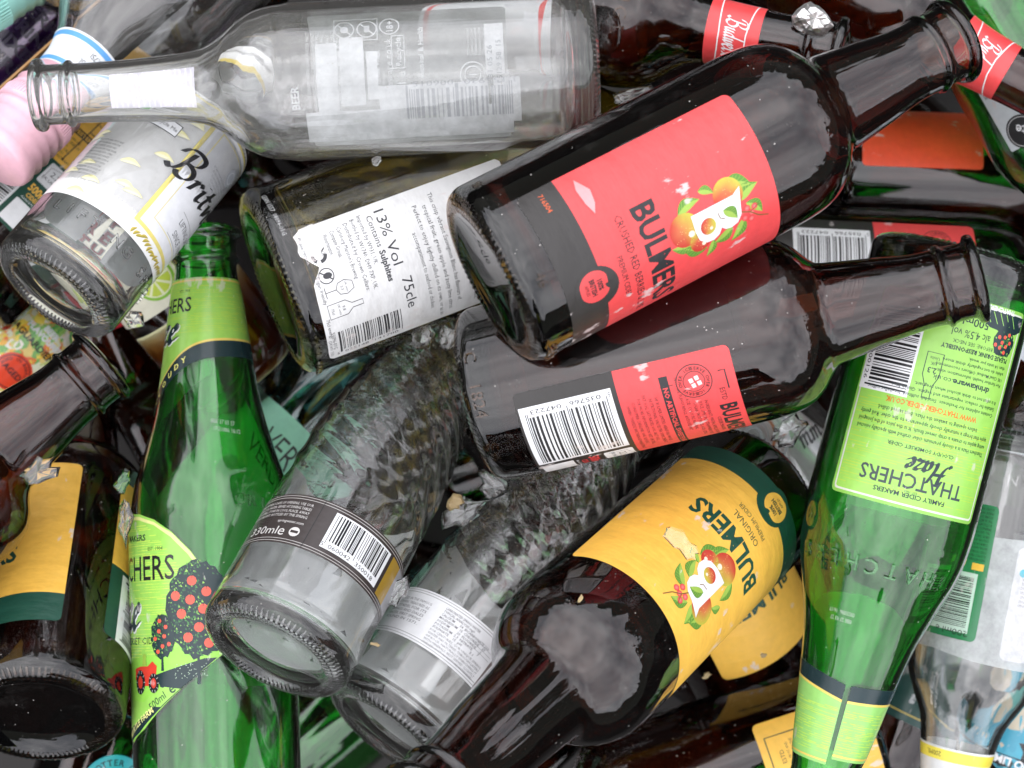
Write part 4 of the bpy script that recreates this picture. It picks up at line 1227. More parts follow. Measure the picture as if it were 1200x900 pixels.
def build_M():
    root, sh, g = bottle("water_bottle", "clear swirl fluted bottle with a silver band of text beside the black banded one", "bottle",
                         PL['M'], 'swirl', 'clear', seg=220, disp=swirl, knurl=80, rings=1.25)
    c = Canvas()
    W = (.74, .75, .76)
    c.rect(-148, 29, 16, 52, W, 0); c.rect(16, 29, 45, 52, (.20, .17, .16), 0)
    for v_ in (29.8, 31.0, 49.9, 51.0): c.rect(-150, v_, 45, v_ + .22, (.2, .2, .2), 1)
    K = (.10, .10, .11)
    rows = ["CARBONATED SPRING WATER", "TYPICAL ANALYSIS mg/l", "CALCIUM      54  BICARBONATE 210", "MAGNESIUM  15  CHLORIDE    37", "SODIUM        20  FLUORIDE    .1", "POTASSIUM  2.3  NITRATE      7", "SULPHATE    15  pH         5.1"]
    for k, t in enumerate(rows): c.text(t, -12, 48.2 - k * 1.55, 1.15, K, align='l', bold=.01, width=(17, 15, 24, 23, 22, 22, 20)[k], layer=2)
    for k in range(3): c.rect(6, 46.4 - k * 1.55 - 2, 15, 46.5 - k * 1.55 - 2, K, 2)
    for k, t in enumerate(["FOR CENTURIES, OUR UNIQUE SPRING", "WATER HAS FILTERED THROUGH LAYERS", "OF ROCK, NATURALLY ENRICHING IT", "WITH MINERALS. BEST SERVED SLIGHTLY", "CHILLED, JUST AS NATURE INTENDED."]):
        c.text(t, -12, 37.2 - k * 1.5, 1.1, K, align='l', width=26, layer=2)
    for k, t in enumerate(["BOTTLED IN THE FAMOUS", "SPA TOWN, TREASURED AS", "A CITADEL FOR ITS", "SPRINGS AND DALES", "WATER. FIRST SPRING", "FOUND IN 1571."]):
        c.text(t, -18, 46.5 - k * 2.0, 1.3, K, align='r', width=20, layer=2)
    c.text("330ml", 24, 34, 4.2, WHITE, width=14, layer=2)
    for k in range(6): c.text(LOREM[k], 19, 48 - k * 1.9, 1.1, WHITE, align='l', width=16, layer=2)
    put(c, root, sh, 'foil', name='label_band', label='silver label band with lines of small print')
    b = Canvas(); b.rrect(58, 14, 138, 84, 3, (.7, .72, .74), 0)
    put(b, root, sh, 'foil', name='front_label', lift=.3)
    gl_ = Canvas(); rnd = random.Random(6)     # grey glue marks on the inner side of the far label
    for k in range(26):
        a_, b_ = rnd.uniform(62, 134), rnd.uniform(20, 80)
        s1_ = rnd.uniform(1.5, 6)
        gl_.poly([(a_, b_), (a_ + s1_ * rnd.uniform(.5, 1), b_ + s1_ * rnd.uniform(-.3, .4)), (a_ + s1_ * rnd.uniform(.1, .5), b_ + s1_ * rnd.uniform(.6, 1.4))], (.16, .17, .17), -1)
    wrap("glue_marks", gl_, sh, M['inner'], root, lift=.29, gap=.012)

def build_BB():
    root, sh, g = bottle("mixer_bottle", "small clear bottle at the lower right edge with silver label and green back label", "bottle",
                         PL['BB'], 'mixer', 'clear', knurl=70)
    c = Canvas()
    c.poly([(-80, 45), (-20, 45.5), (0, 47), (20, 50), (40, 53), (40, 100), (20, 99), (0, 101), (-80, 104)], (.50, .52, .52), 0)
    c.rrect(-60, 49, -10, 98, 3, (.72, .72, .74), 1)
    for k in range(12): c.text(LOREM[k], -14, 74 - k * 1.9 + (k > 7) * -3, 1.2, (.25, .25, .25), align='r', width=26, layer=2)
    c.rect(-60, 53, -13, 53.3, GOLD, 2); c.disc(-14, 60, 1.8, (.1, .5, .6), 2)
    put(c, root, sh, 'ink', name='front_label')
    b = Canvas()
    b.rrect(1, 34, 30, 93, 2.4, (.03, .20, .08), 0)
    b.barcode(25, 66, 22, 19, 90, None, INK, (.55, .68, .60), seed=33, layer=3)
    for k in range(14): b.text(LOREM[k % 12], 3, 58 - k * 1.7, 1.1, INK, align='l', width=12 + (k * 5) % 7, layer=2)
    b.rect(3, 59.5, 8, 62.5, YEL, 2)
    b.text("200ml e", 12, 90.2, 2.6, INK, layer=2, width=15)
    put(b, root, sh, 'gloss', name='back_label', lift=.5, label='dark green back label with a barcode')
    n = Canvas()
    n.rect(-86, 141, 86, 154, (.66, .66, .66), 0); n.rect(-86, 142, 86, 147, (.78, .66, .08), 1)
    n.text("200ML", 18, 144.5, 2.2, INK, layer=2, sx=1.6)
    put(n, root, sh, 'foil', name='neck_label', curved=True)
    emboss(sh, [(ch, -28 + k * 5.2, 22, 4.6, 0, 0) for k, ch in enumerate("LISTING SPIRITS") if ch != ' '], M['clear'], g)

# ================================================================ wine bottle
def build_J():
    root, sh, g = bottle("wine_bottle", "olive wine bottle with a torn white back label of small print and barcode", "bottle",
                         PL['J'], 'wine', 'olive', lip='plain', knurl=90)
    c = Canvas()
    W = (.70, .70, .69)
    rnd = random.Random(12)
    out = [(-17, 12.5)]
    # torn lower left corner
    for k in range(1, 13):
        out.append((-17 + k * 2.1, 9.0 + rnd.uniform(-.9, .9) + (4.5 * math.exp(-((k - 8) / 2.0) ** 2))))
    out += [(12, 9), (20, 8.6), (40, 8.4), (43.5, 8.8), (45, 10.5), (45, 98), (-15.5, 98), (-17, 96.5)]
    c.poly(out, W, 0)
    K = (.035, .035, .04)
    base = [("While you're there, the vineyards and wines are also", 77.5, -10), ("beautiful too - well worth a visit.", 73.2, 5), ("This crisp vibrant Sauvignon Blanc has flavours of", 66.0, -13), ("tropical fruit, green apple and zesty lime citrus.", 62.2, -9), ("Perfect to enjoy lightly chilled on its own, or as an", 58.2, -10), ("accompaniment to seafood or chicken.", 54.4, 0),
            ("and plants found nowhere else on earth.", 81.8, -4), ("home to beautiful wild flowers", 86, -9), ("an expanse of green", 90, -12)]
    for t, v_, u_ in base: c.text(t, u_, v_, 2.0, K, align='l', width=len(t) * .98, layer=2)
    c.text("13% Vol", -13.5, 44.5, 4.4, K, align='l', width=23, layer=2); c.text("75cle", 15.5, 46, 4.4, K, align='l', width=14.5, layer=2)
    c.text("Contains ", -12.5, 39.8, 2.5, K, align='l', width=13, layer=2); c.text("Sulphites", 2, 39.8, 2.5, K, align='l', bold=.03, width=13, layer=2)
    for k, t in enumerate(["Imported by W931, UK.", "Bottled by W1740, DH9 7XP, UK.", "Distributed by Crown Cellars:", "Carlsberg Marston's Brewing", "Company Group,", "Wolverhampton,", "WV1 4JT, UK."]):
        c.text(t, -14 + .5 * k, 36 - k * 3.05, 1.9, K, align='l', width=len(t) * (.98 if k < 3 else .62 if k > 4 else .8), layer=2)
    c.barcode(42.2, 13.5, 27, 13.5, 90, ("5", "025148", "141700"), INK, None, seed=44, layer=2, txt=2.0)
    c.text("55096-01G", 33, 11.6, 1.6, K, layer=2); c.text("(241691 155)", 37, 9.9, 1.4, K, layer=2)
    # glass and bottle icons
    c.line([(9, 24.5), (7.6, 21.5), (8.2, 18.6), (10.5, 17.4), (12.8, 18.6), (13.4, 21.5), (12, 24.5)], .28, K, 2, closed=True)
    c.line([(10.5, 17.4), (10.5, 13.2)], .28, K, 2); c.line([(8.2, 13), (12.8, 13)], .28, K, 2); c.text("UK units", 10.5, 21.8, .9, K, layer=2); c.text("2.3", 10.5, 20, 1.1, K, layer=2)
    c.line([(15.6, 12), (15.6, 19.5), (17.7, 22), (17.7, 26.5), (19.8, 26.5), (19.8, 22), (21.9, 19.5), (21.9, 12)], .3, K, 2, closed=True)
    c.text("9.8", 18.75, 18.4, 1.3, K, layer=2); c.text("UK units", 18.75, 16.6, 1.0, K, layer=2); c.text("75cl", 18.75, 13.8, 1.2, K, layer=2)
    c.ring(4, 15.5, 3.0, .4, K, 2); c.line([(2, 13.4), (6, 17.6)], .5, K, 2); c.disc(4, 16, 1.3, K, 2, ry=1.9, n=10)
    for a in (0, 120, 240):
        c.ring(-4.5, 15.5, 2.6, 1.4, K, 2, a0=a, a1=a + 85, n=8)
    for k, t in enumerate(["Please recycle", "Vegan friendly", "75cl energy"]): c.text(t, -8 + k * 17, 10.8 + (k == 1), 1.5, K, layer=2)
    c.poly([(-17, 12), (-6, 11), (-4, 15), (-8, 19.5), (-13, 20), (-17.5, 18)], (.62, .60, .58), 3)
    put(c, root, sh, 'paper', name='back_label', label='torn white back label with small print')
    d = Canvas(); d.text("LEAN 1557  08096-01G", -29, 4.5 + 2, 2.0, (.7, .7, .7), layer=0, width=24)
    wrap("date_code", d, sh, M['ink'], root)
    bm = []
    for k in range(9):
        a = 28 + k * 3.2 + (4 if k > 3 else 0)
        bm.append((".", a, 8.2, 9, 0, .03))
    emboss(sh, bm, M['olive'], g, name="moulded_dots", h=.8)

# ================================================================ beer bottles with red neck labels
def bud_neck(c, u0, v0, v1, w):
    c.rrect(u0 - w, v0, u0 + w, v1, 1.5, RED, 0)
    W = (.78, .76, .76)
    k = Canvas(); k.script("Budweiser", 0, 0, 3.4, W, nib=.11, layer=3)
    L_ = max(p[0] for _, q in k.f for p in q)
    for (ly, q) in k.f: c.f.append((ly, [(u0 - L_ * .85 + p[0] * 1.7, (v0 + v1) / 2 - 3.2 + p[1] * 1.25) + tuple(p[2:]) for p in q]))
    m = (v0 + v1) / 2
    c.line([(u0 - 52, v1 - 3), (u0 - 8, m + 5.5), (u0 + 8, m + 5.5), (u0 + 52, v1 - 3)], .55, W, 2)
    c.line([(u0 - 52, v0 + 4), (u0 - 8, m - 5.5), (u0 + 8, m - 5.5), (u0 + 52, v0 + 4)], .55, W, 2)
    c.line([(u0 - 52, v1 - 3), (u0 - 52, v0 + 4)], .7, W, 2); c.line([(u0 + 52, v1 - 3), (u0 + 52, v0 + 4)], .7, W, 2)

def build_T():
    root, sh, g = bottle("beer_bottle", "brown long necked bottle with red neck label behind the base of the clear one", "bottle",
                         PL['T'], 'beer', 'amber')
    c = Canvas(); bud_neck(c, 8, 147, 169, 62)
    put(c, root, sh, 'foil', name='neck_label', curved=True)
    emboss(sh, [(ch, -8 + k * 7, 115 - k * .2, 5.5, 0, 0) for k, ch in enumerate("NGE 1") if ch != ' '], M['amber'], g)
    b = Canvas(); b.rrect(-60, 30, 60, 88, 2, (.70, .71, .72), 0); b.rect(-60, 80, 60, 83, RED, 1); b.rect(-60, 32, 60, 34, RED, 1); put(b, root, sh, 'foil', name='front_label')

def build_U():
    root, sh, g = bottle("beer_bottle", "brown bottle running off the top right corner with a red neck label", "bottle",
                         PL['U'], 'beer', 'amber')
    c = Canvas(); bud_neck(c, 2, 167, 191, 62)
    put(c, root, sh, 'foil', name='neck_label', curved=True)

# ================================================================ bottles under the top layer
def simple(name, label, pose, kind, glass, seg=72, cat="bottle", group=None, lip='crown', **kw):
    return bottle(name, label, cat, pose, kind, glass, seg=seg, lip=lip, group=group, **kw)

def build_under():
    # bright red label, horizontal
    root, sh, g = simple("beer_bottle", "brown bottle lying level under the top neck with a blank bright red label", PL['X'], 'beer', 'amber', knurl=64)
    c = Canvas(); c.rrect(-58, 9, -5, 66, 2, (.92, .09, .03), 0)
    put(c, root, sh, 'paper')
    # second barcode label
    root, sh, g = simple("cider_bottle", "brown bottle under the two red labelled ones with a shaded black and red back label", PL['Y'], 'cider', 'amber')
    put(cider_back(-31, RED, (.03, .028, .027), INK, v0=30, vb=76, v1=123, seed=3), root, sh, name='back_label')
    # green bottle at the top right edge
    root, sh, g = simple("wine_bottle", "green bottle at the top right edge with a white label and black round badge", PL['V'], 'wine', 'green', lip='plain', seg=96)
    c = Canvas(); c.rrect(-60, 118, 24, 154, .8, (.60, .64, .66), 0)
    c.disc(14, 148, 7.6, INK, 2, n=30); c.ring(14, 148, 6.6, .4, (.5, .5, .5), 3)
    c.text("te", 14, 147.4, 4.4, WHITE, rot=-35, bold=.02, layer=4); c.disc(10, 152, .9, GOLD, 4)
    c.text("PRODUCE", 21.5, 124, 1.4, INK, rot=90, layer=2)
    put(c, root, sh, 'paper')
    # pale green label in the corner
    root, sh, g = simple("gin_bottle", "clear bottle in the top right corner with a mint label drawn with leaves", (1000, -170, -.14, 1480, 160, -.16, 36), 'wine', 'clear', lip='plain')
    c = Canvas(); c.rrect(-70, 20, 70, 120, 2, (.34, .72, .44), 0)
    rnd = random.Random(3)
    for k in range(120):
        u_, v_, r_ = rnd.uniform(-40, 40), rnd.uniform(24, 116), rnd.uniform(0, 180)
        leaf(c, u_, v_, rnd.uniform(5, 12), 3, r_, (.20, .55, .28), (.26, .62, .32), layer=2)
    put(c, root, sh, 'paper')
    # pink capped bottle
    pose = PL['Q']
    root, sh, g = simple("wine_bottle", "clear wine bottle with a pink ribbed cap and blue edged white neck band", pose, 'wine', 'clear', lip='plain', seg=110)
    L = sh.L
    c = Canvas(); c.rect(-120, L - 62, 120, L - 44, (.70, .72, .74), 0)
    for v_ in (L - 61, L - 47.5): c.rect(-120, v_, 120, v_ + 2.2, (.10, .32, .66), 1)
    c.text("12.5% vol.", -6, L - 51, 3.0, INK, layer=2, sx=1.8); c.text("e 0.75l", -6, L - 56, 2.6, INK, layer=2, sx=1.8)
    put(c, root, sh, 'paper', name='neck_band', curved=True)
    lathe_part("screw_cap", [(14.1, L - 45), (15.3, L - 44.4), (15.4, L - 36), (16.6, L - 34.5), (15.3, L - 32.5), (16.6, L - 30.5), (16.0, L - 29.4), (15.1, L - 28.9), (16.9, L - 28), (17.1, L - 22), (15.6, L - 21.2), (17.1, L - 19.6), (17.3, L - 17.5), (15.7, L - 15), (17.5, L - 12.5), (15.8, L - 10), (17.5, L - 7.5), (16.0, L - 5), (17.3, L - 2.5), (16.7, L + .8), (15.4, L + 2.2), (0.01, L + 2.4)],
               PINK, root, knurl=(L - 27.6, L - 22.4, 70))
    # white barcode and orange text label
    root, sh, g = simple("cider_bottle", "brown bottle under the pink cap with an orange and dark green back label", PL['R'], 'cider', 'amber')
    c = cider_back(-45, YEL, DGRN, INK, v0=27, vb=66, v1=135, seed=17, yellow=True, width=84)
    v, f = None, None
    c.disc(2, 94, 4.2, INK, 7, n=20); leaf(c, 3, 99, 3, 2, 60, INK, INK, 7)
    c.rect(-5, 68, -4.5, 110, INK, 7); c.rect(-5, 87, 20, 87.5, INK, 7)
    put(c, root, sh, name='back_label')
    # colourful flavoured beer label
    root, sh, g = simple("beer_bottle", "clear bottle at the left edge with a colourful tropical label and red seal", PL['P'], 'beer', 'clear')
    c = Canvas(); c.rrect(-80, 20, 80, 190, 2, (.80, .62, .22), 0)
    rnd = random.Random(9)
    for k in range(900):
        u_, v_ = rnd.uniform(-38, 38), rnd.uniform(70, 150)
        q = rnd.choice([(.85, .45, .05), (.86, .68, .10), (.75, .75, .55), (.20, .45, .12), (.55, .62, .20), (.78, .20, .06), (.85, .80, .70)])
        s_ = rnd.uniform(.8, 4.2)
        c.poly([(u_ + s_ * rnd.uniform(.5, 1) * math.cos(t), v_ + s_ * rnd.uniform(.5, 1.2) * math.sin(t)) for t in [0, 1, 2.1, 3.3, 4.2, 5.2]], q, 1 + k * .002)
    for k in range(14): leaf(c, 10 + rnd.uniform(-10, 10), 118 + rnd.uniform(-10, 16), 14, 4, rnd.uniform(60, 120), (.12, .40, .10), (.35, .60, .15), layer=3)
    for (t, dv_) in (("BEER", 9), ("FLAVOURED", 5.2)): c.text(t, 4, 105 + dv_, 3, WHITE, bold=.05, layer=5)
    for (t, dv_) in (("WITH", 9.2), ("AGUARDIENTE", 0)): c.text(t, 4, 105 + dv_, 3.4, INK, bold=.03, layer=6) if dv_ == 0 else None
    c.disc(5, 88, 9.5, (.72, .06, .02), 5, n=30); c.ring(5, 88, 8.2, .5, INK, 6); c.arctext("AGED IN BARRELS", 5, 88, 6.6, 1.6, INK, layer=6); c.text("AGED", 5, 88, 3, INK, bold=.03, layer=6)
    for k, t in enumerate(["OPPO", "RTUN", "ITY"]): c.text(t, 10, 146 - k * 10, 8, (.70, .05, .05), bold=.05, layer=7)
    for k, t in enumerate(["OPPO", "RTUN", "ITY"]): c.text(t, 10, 146 - k * 10, 8, (.80, .78, .76), bold=.09, layer=6)
    put(c, root, sh, 'gloss', curved=True)
    # mint label bottle under the fluted bottle
    root, sh, g = simple("gin_bottle", "dark teal bottle under the fluted bottle, mint label with dark capitals", (170, 690, -.12, 560, 300, -.17, 32), 'wine', 'teal', lip='plain')
    c = Canvas(); c.rrect(-60, 20, 60, 103, 1.2, MINT, 0)
    c.text("VERDANT", 14, 88, 13, INK, bold=-.005, width=52, layer=2)
    put(c, root, sh, 'paper')
    # lime slice label / cream label bottle
    root, sh, g = simple("beer_bottle", "brown bottle behind the lime neck label with a cream label and lime slices", (110, 215, -.10, 390, 570, -.15, 30), 'beer', 'amber')
    c = Canvas(); c.rrect(-46, 68, 40, 116, 1.5, (.72, .70, .42), 0)
    c.text("790771", -20, 108, 1.8, INK, layer=2)
    put(c, root, sh, 'paper', name='back_label')
    b = Canvas(); b.rrect(-46, 14, 46, 62, 1.5, (.74, .72, .58), 0)
    for (x, y, r) in ((6, 48, 10), (-12, 40, 9), (22, 38, 9)):
        b.disc(x, y, r, (.22, .48, .03), 2, n=28); b.disc(x, y, r * .86, (.75, .78, .50), 3, n=28)
        for q in range(8):
            a = q * math.pi / 4
            b.poly([(x + .12 * r * math.cos(a + .39), y + .12 * r * math.sin(a + .39)), (x + .78 * r * math.cos(a + .08), y + .78 * r * math.sin(a + .08)), (x + .8 * r * math.cos(a + .39), y + .8 * r * math.sin(a + .39)), (x + .78 * r * math.cos(a + .7), y + .78 * r * math.sin(a + .7))], (.50, .62, .05), 4)
    put(b, root, sh, 'paper', name='front_label')
    # small red 330ml label
    root, sh, g = simple("beer_bottle", "brown bottle behind the left neck with a small red label marked 330ml", (60, 240, -.165, 215, 600, -.185, 28), 'beer', 'amber')
    c = Canvas(); c.rrect(-46, 40, 3, 68, .6, (.70, .04, .06), 0); c.text("330ml", -10, 60, 4.2, INK, layer=2); c.ring(-16, 50, 3, .5, WHITE, 2)
    put(c, root, sh, 'gloss')
    # dark board running diagonally under the pink cap
    m, n, l = new_mat("dark_varnished_board")
    out = n.new("ShaderNodeOutputMaterial"); b = n.new("ShaderNodeBsdfPrincipled"); b.inputs["Roughness"].default_value = .5
    b.inputs["Specular IOR Level"].default_value = .25
    tcn = n.new("ShaderNodeTexCoord"); nz = n.new("ShaderNodeTexNoise"); nz.inputs["Scale"].default_value = 60; nz.inputs["Detail"].default_value = 8
    mp = n.new("ShaderNodeMapping"); mp.inputs["Scale"].default_value = (.2, 3, 3)
    rp = n.new("ShaderNodeValToRGB"); rp.color_ramp.elements[0].color = (.006, .004, .003, 1); rp.color_ramp.elements[1].color = (.02, .012, .008, 1)
    l.new(tcn.outputs["Object"], mp.inputs[0]); l.new(mp.outputs[0], nz.inputs["Vector"]); l.new(nz.outputs["Fac"], rp.inputs[0]); l.new(rp.outputs[0], b.inputs["Base Color"]); l.new(b.outputs[0], out.inputs["Surface"])
    root = thing("board", "dark board running diagonally past the pink cap, with a thin ochre edge", "board", loc=P(88, 74, -.066))
    root.rotation_euler = (math.radians(-22), 0, math.radians(42))
    hx, hz, ty = .15, .024, .0025
    def box(nm, x0, x1, y0, y1, z0, z1, mat_, cols=None):
        v = [(x, y, z) for z in (z0, z1) for (x, y) in ((x0, y0), (x1, y0), (x1, y1), (x0, y1))]
        f = [(0, 3, 2, 1), (4, 5, 6, 7), (0, 1, 5, 4), (1, 2, 6, 5), (2, 3, 7, 6), (3, 0, 4, 7)]
        return mesh_obj(nm, v, f, mat_, root, cols=cols, smooth=False)
    box("panel", -hx, hx, -.014, .014, -ty, ty, m)
    box("edge_strip", -hx, hx, .0145, .0158, -ty, ty + .0004, M['plastic'], cols=[(.30, .15, .04, 1)] * 8)
    # purple bottle with mint cap
    root, sh, g = simple("gin_bottle", "purple tinted bottle in the top left corner with dark lettering", (-140, 215, -.15, 210, -130, -.16, 31), 'wine', 'purple', lip='plain')
    c = Canvas(); c.rrect(-20, 50, 20, 140, 1, (.045, .012, .085), 0)
    for k, t in enumerate(["PASSION", "FRUIT", "BERRY", "DRINK", "MIXED", "SPIRIT"]): c.text(t, 0, 130 - k * 9, 6, (.01, .005, .02), bold=.04, layer=2, width=30)
    put(c, root, sh, 'gloss')
    mat, L = place((160, -112, -.10), (-30, 0, -.07))
    root = thing("milk_bottle", "mint green ribbed cap of a bottle poking into the top left corner", "bottle", mat=mat)
    sh = Shape('wine', L, 26, 'plain'); build_glass("glass_body", sh, M['clear'], root, seg=72)
    Lm = sh.L
    lathe_part("ribbed_cap", [(10, Lm - 30), (16, Lm - 29), (16.5, Lm - 24), (15.6, Lm - 22), (16.6, Lm - 20), (15.8, Lm - 17), (16.8, Lm - 15), (16, Lm - 12), (17, Lm - 9), (16.2, Lm - 6), (16.6, Lm), (14, Lm + 2), (.01, Lm + 2.2)], (.32, .66, .58), root, knurl=(Lm - 8.5, Lm - 1, 60))
    # white script label at right edge
    root, sh, g = simple("beer_bottle", "brown bottle at the right edge behind the green one, white label with dark script", (1330, 300, -.10, 1080, 620, -.14, 33), 'beer', 'amber')
    c = Canvas(); c.rrect(-50, 20, 50, 66, 1.5, (.62, .66, .70), 0)
    c.script("Ginger", -20, 36, 5, NAVY, nib=.08, layer=2)
    put(c, root, sh, 'foil')
    # dark green label with dotted date, lower right
    root, sh, g = simple("beer_bottle", "brown bottle right of the green neck with a dark green label and dotted date", (1150, 640, -.17, 950, 1060, -.18, 32), 'beer', 'amber')
    c = Canvas(); c.rrect(-50, 25, 50, 92, 2, (.02, .07, .06), 0); c.line([(-50, 88), (50, 88)], .6, GOLD, 2)
    c.text("11:05 26 46B", -2, 74, 2.4, WHITE, bold=.02, rot=90, layer=2); c.text("L0 10:30", -6, 76, 2.4, WHITE, bold=.02, rot=90, layer=2)
    c.ring(16, 82, 4.5, 1, WHITE, 2)
    put(c, root, sh, 'gloss')
    # teal label, bottom left
    root, sh, g = simple("beer_bottle", "brown bottle at the bottom left between base and green bottle, round teal label", (60, 1080, -.12, 190, 700, -.16, 32), 'beer', 'amber')
    c = Canvas(); c.rrect(-50, 15, 50, 100, 2, (.015, .16, .20), 0); c.disc(8, 66, 16, (.03, .35, .38), 2, n=40)
    c.arctext("POTTER OR BETTER", 8, 66, 12.5, 3, NAVY, mid=60, layer=3)
    put(c, root, sh, 'gloss')
    # blue label seen through the clear bottle
    root, sh, g = simple("beer_bottle", "brown bottle under the lower right clear bottle with a blue and cream label", (1260, 640, -.125, 1130, 1040, -.14, 30), 'beer', 'amber')
    c = Canvas(); c.rrect(-50, 25, 50, 120, 2, (.04, .30, .48), 0)
    for k in range(40):
        rnd = random.Random(k); c.disc(rnd.uniform(-40, 40), rnd.uniform(30, 116), rnd.uniform(2, 9), rnd.choice([(.50, .45, .34), (.05, .30, .42), (.06, .34, .46), (.1, .36, .32)]), 1 + k * .01, n=9)
    c.rect(-50, 100, 50, 106, INK, 3); c.text("NO LIMITS", 0, 103, 4, WHITE, bold=.03, layer=4)
    put(c, root, sh, 'gloss')
    # crumpled white swirl label between fluted bottle and green bottle
    root, sh, g = simple("beer_bottle", "clear bottle under the barcode bottle with a white label and orange swirl", (990, 620, -.13, 800, 400, -.15, 30), 'beer', 'clear')
    c = Canvas(); c.rrect(-50, 10, 50, 96, 2, (.55, .56, .56), 0)
    for k in range(5): c.ring(-4, 60, 4 + k * 3.2, .5 if k % 2 else 1.4, (.30, .12, .05) if k == 2 else (.3, .32, .33), 2)
    c.script("mm", 10, 40, 6, INK, nib=.1, layer=3)
    put(c, root, sh, 'foil')
    # olive bottle at the top edge and blue-white label
    root, sh, g = simple("wine_bottle", "olive bottle lying behind the top edge above the red neck labels", (640, -70, -.11, 1180, -10, -.13, 36), 'wine', 'olive', lip='plain')
    c = Canvas(); c.rrect(-8, 100, 46, 122, 1.5, (.62, .64, .66), 0); c.rect(-8, 118, 46, 122, (.6, .04, .05), 1)
    for k in range(7): c.text(LOREM[k], 18, 116 - k * 2.4, 1.6, (.05, .15, .4), width=44, layer=2)
    put(c, root, sh, 'foil')

def lathe_part(name, prof, col, root, knurl=None, seg=140):
    verts, faces = [], []
    n = len(prof)
    for (r, z) in prof:
        for a in range(seg):
            th = 2 * math.pi * a / seg
            rr = r
            verts.append((rr * math.cos(th) / 1000, rr * math.sin(th) / 1000, z / 1000))
    for k in range(n - 1):
        for a in range(seg):
            b = (a + 1) % seg
            faces.append((k * seg + a, k * seg + b, (k + 1) * seg + b, (k + 1) * seg + a))
    o = mesh_obj(name, verts, faces, M['plastic'], root, cols=[col + (1,)] * len(verts))
    if knurl:
        z0, z1, q = knurl
        kv, kf = [], []
        rr = max(r for r, z in prof if z0 - 2 < z < z1 + 2) - .05
        for k in range(q):
            th = 2 * math.pi * k / q; hw = math.pi / q * .45
            i0 = len(kv)
            for z in (z0, z1):
                for (dt, dr) in ((-hw, -.1), (-hw * .4, .35), (hw * .4, .35), (hw, -.1)):
                    kv.append(((rr + dr) * math.cos(th + dt) / 1000, (rr + dr) * math.sin(th + dt) / 1000, z / 1000))
            for j in range(3): kf.append((i0 + j, i0 + j + 1, i0 + j + 5, i0 + j + 4))
            kf.append((i0, i0 + 3, i0 + 2, i0 + 1)); kf.append((i0 + 4, i0 + 5, i0 + 6, i0 + 7))
        mesh_obj("knurling", kv, kf, M['plastic'], o, cols=[col + (1,)] * len(kv), smooth=False)
    return o

M['purple'] = glass_mat("purple_glass", (0.55, 0.36, 0.62), coat=0.5)

# ================================================================ the deep bottles nobody can read, one by one
def build_deep():
    rnd = random.Random(77)
    G_ = "brown bottles deep in the dark gaps of the pile"
    proto = None
    spots = [(60, 560, 330, 820), (480, 330, 240, 560), (520, 560, 760, 480), (640, 900, 420, 600), (900, 420, 1010, 700), (980, 900, 760, 700),
             (330, 900, 560, 700), (250, 60, 480, 200), (760, 150, 1000, 60), (1000, 120, 1190, 300), (60, 40, 250, 180), (1100, 560, 1230, 800), (560, 420, 700, 640)]
    for k, (a, b, c_, d) in enumerate(spots):
        z = -.215 - .03 * (k % 3)
        mat, L = place((a, b, z), (a + (c_ - a) * 1.0, b + (d - b) * 1.0, z + .004))
        if proto is None or k == 6:
            root = thing("beer_bottle", "plain brown bottle deep in a dark gap of the pile", "bottle", mat=mat, group=G_)
            sh = Shape('beer', .20, 31, 'crown')
            g = build_glass("glass_body", sh, M['amber'] if proto is None else M['green'], root, seg=64, wall=2.6)
            if proto is None: proto = (root, g)
            if k == 6:
                root["label"] = "plain green bottle deep in a dark gap of the pile"; del root["group"]
        else:
            r = proto[0].copy(); COL.objects.link(r); r.matrix_world = mat
            q = proto[1].copy(); COL.objects.link(q); q.parent = r

# ================================================================ setting: the bottom of the skip
def build_floor():
    m, n, l = new_mat("painted_steel_floor")
    out = n.new("ShaderNodeOutputMaterial"); b = n.new("ShaderNodeBsdfPrincipled")
    nz = n.new("ShaderNodeTexNoise"); nz.inputs["Scale"].default_value = 14; nz.inputs["Detail"].default_value = 8
    rp = n.new("ShaderNodeValToRGB"); rp.color_ramp.elements[0].color = (.012, .012, .013, 1); rp.color_ramp.elements[1].color = (.05, .045, .04, 1)
    l.new(nz.outputs["Fac"], rp.inputs[0]); l.new(rp.outputs[0], b.inputs["Base Color"]); b.inputs["Roughness"].default_value = .7
    l.new(b.outputs[0], out.inputs["Surface"])
    s = .55; z = -.32
    v = [(-s, -s, z), (s, -s, z), (s, s, z), (-s, s, z)]
    o = mesh_obj("floor", v, [(0, 1, 2, 3)], m, smooth=False); o["kind"] = "structure"
    # low skip walls round the pile, outside the picture
    t = .01
    v, f = [], []
    for (x0, y0, x1, y1) in ((-s, -s, s, -s + t), (-s, s - t, s, s), (-s, -s + t, -s + t, s - t), (s - t, -s + t, s, s - t)):
        i = len(v)
        for zz in (z + .001, .02):
            v += [(x0, y0, zz), (x1, y0, zz), (x1, y1, zz), (x0, y1, zz)]
        f += [(i, i + 1, i + 5, i + 4), (i + 1, i + 2, i + 6, i + 5), (i + 2, i + 3, i + 7, i + 6), (i + 3, i, i + 4, i + 7), (i + 4, i + 5, i + 6, i + 7)]
    o = mesh_obj("container_wall", v, f, m, smooth=False); o["kind"] = "structure"

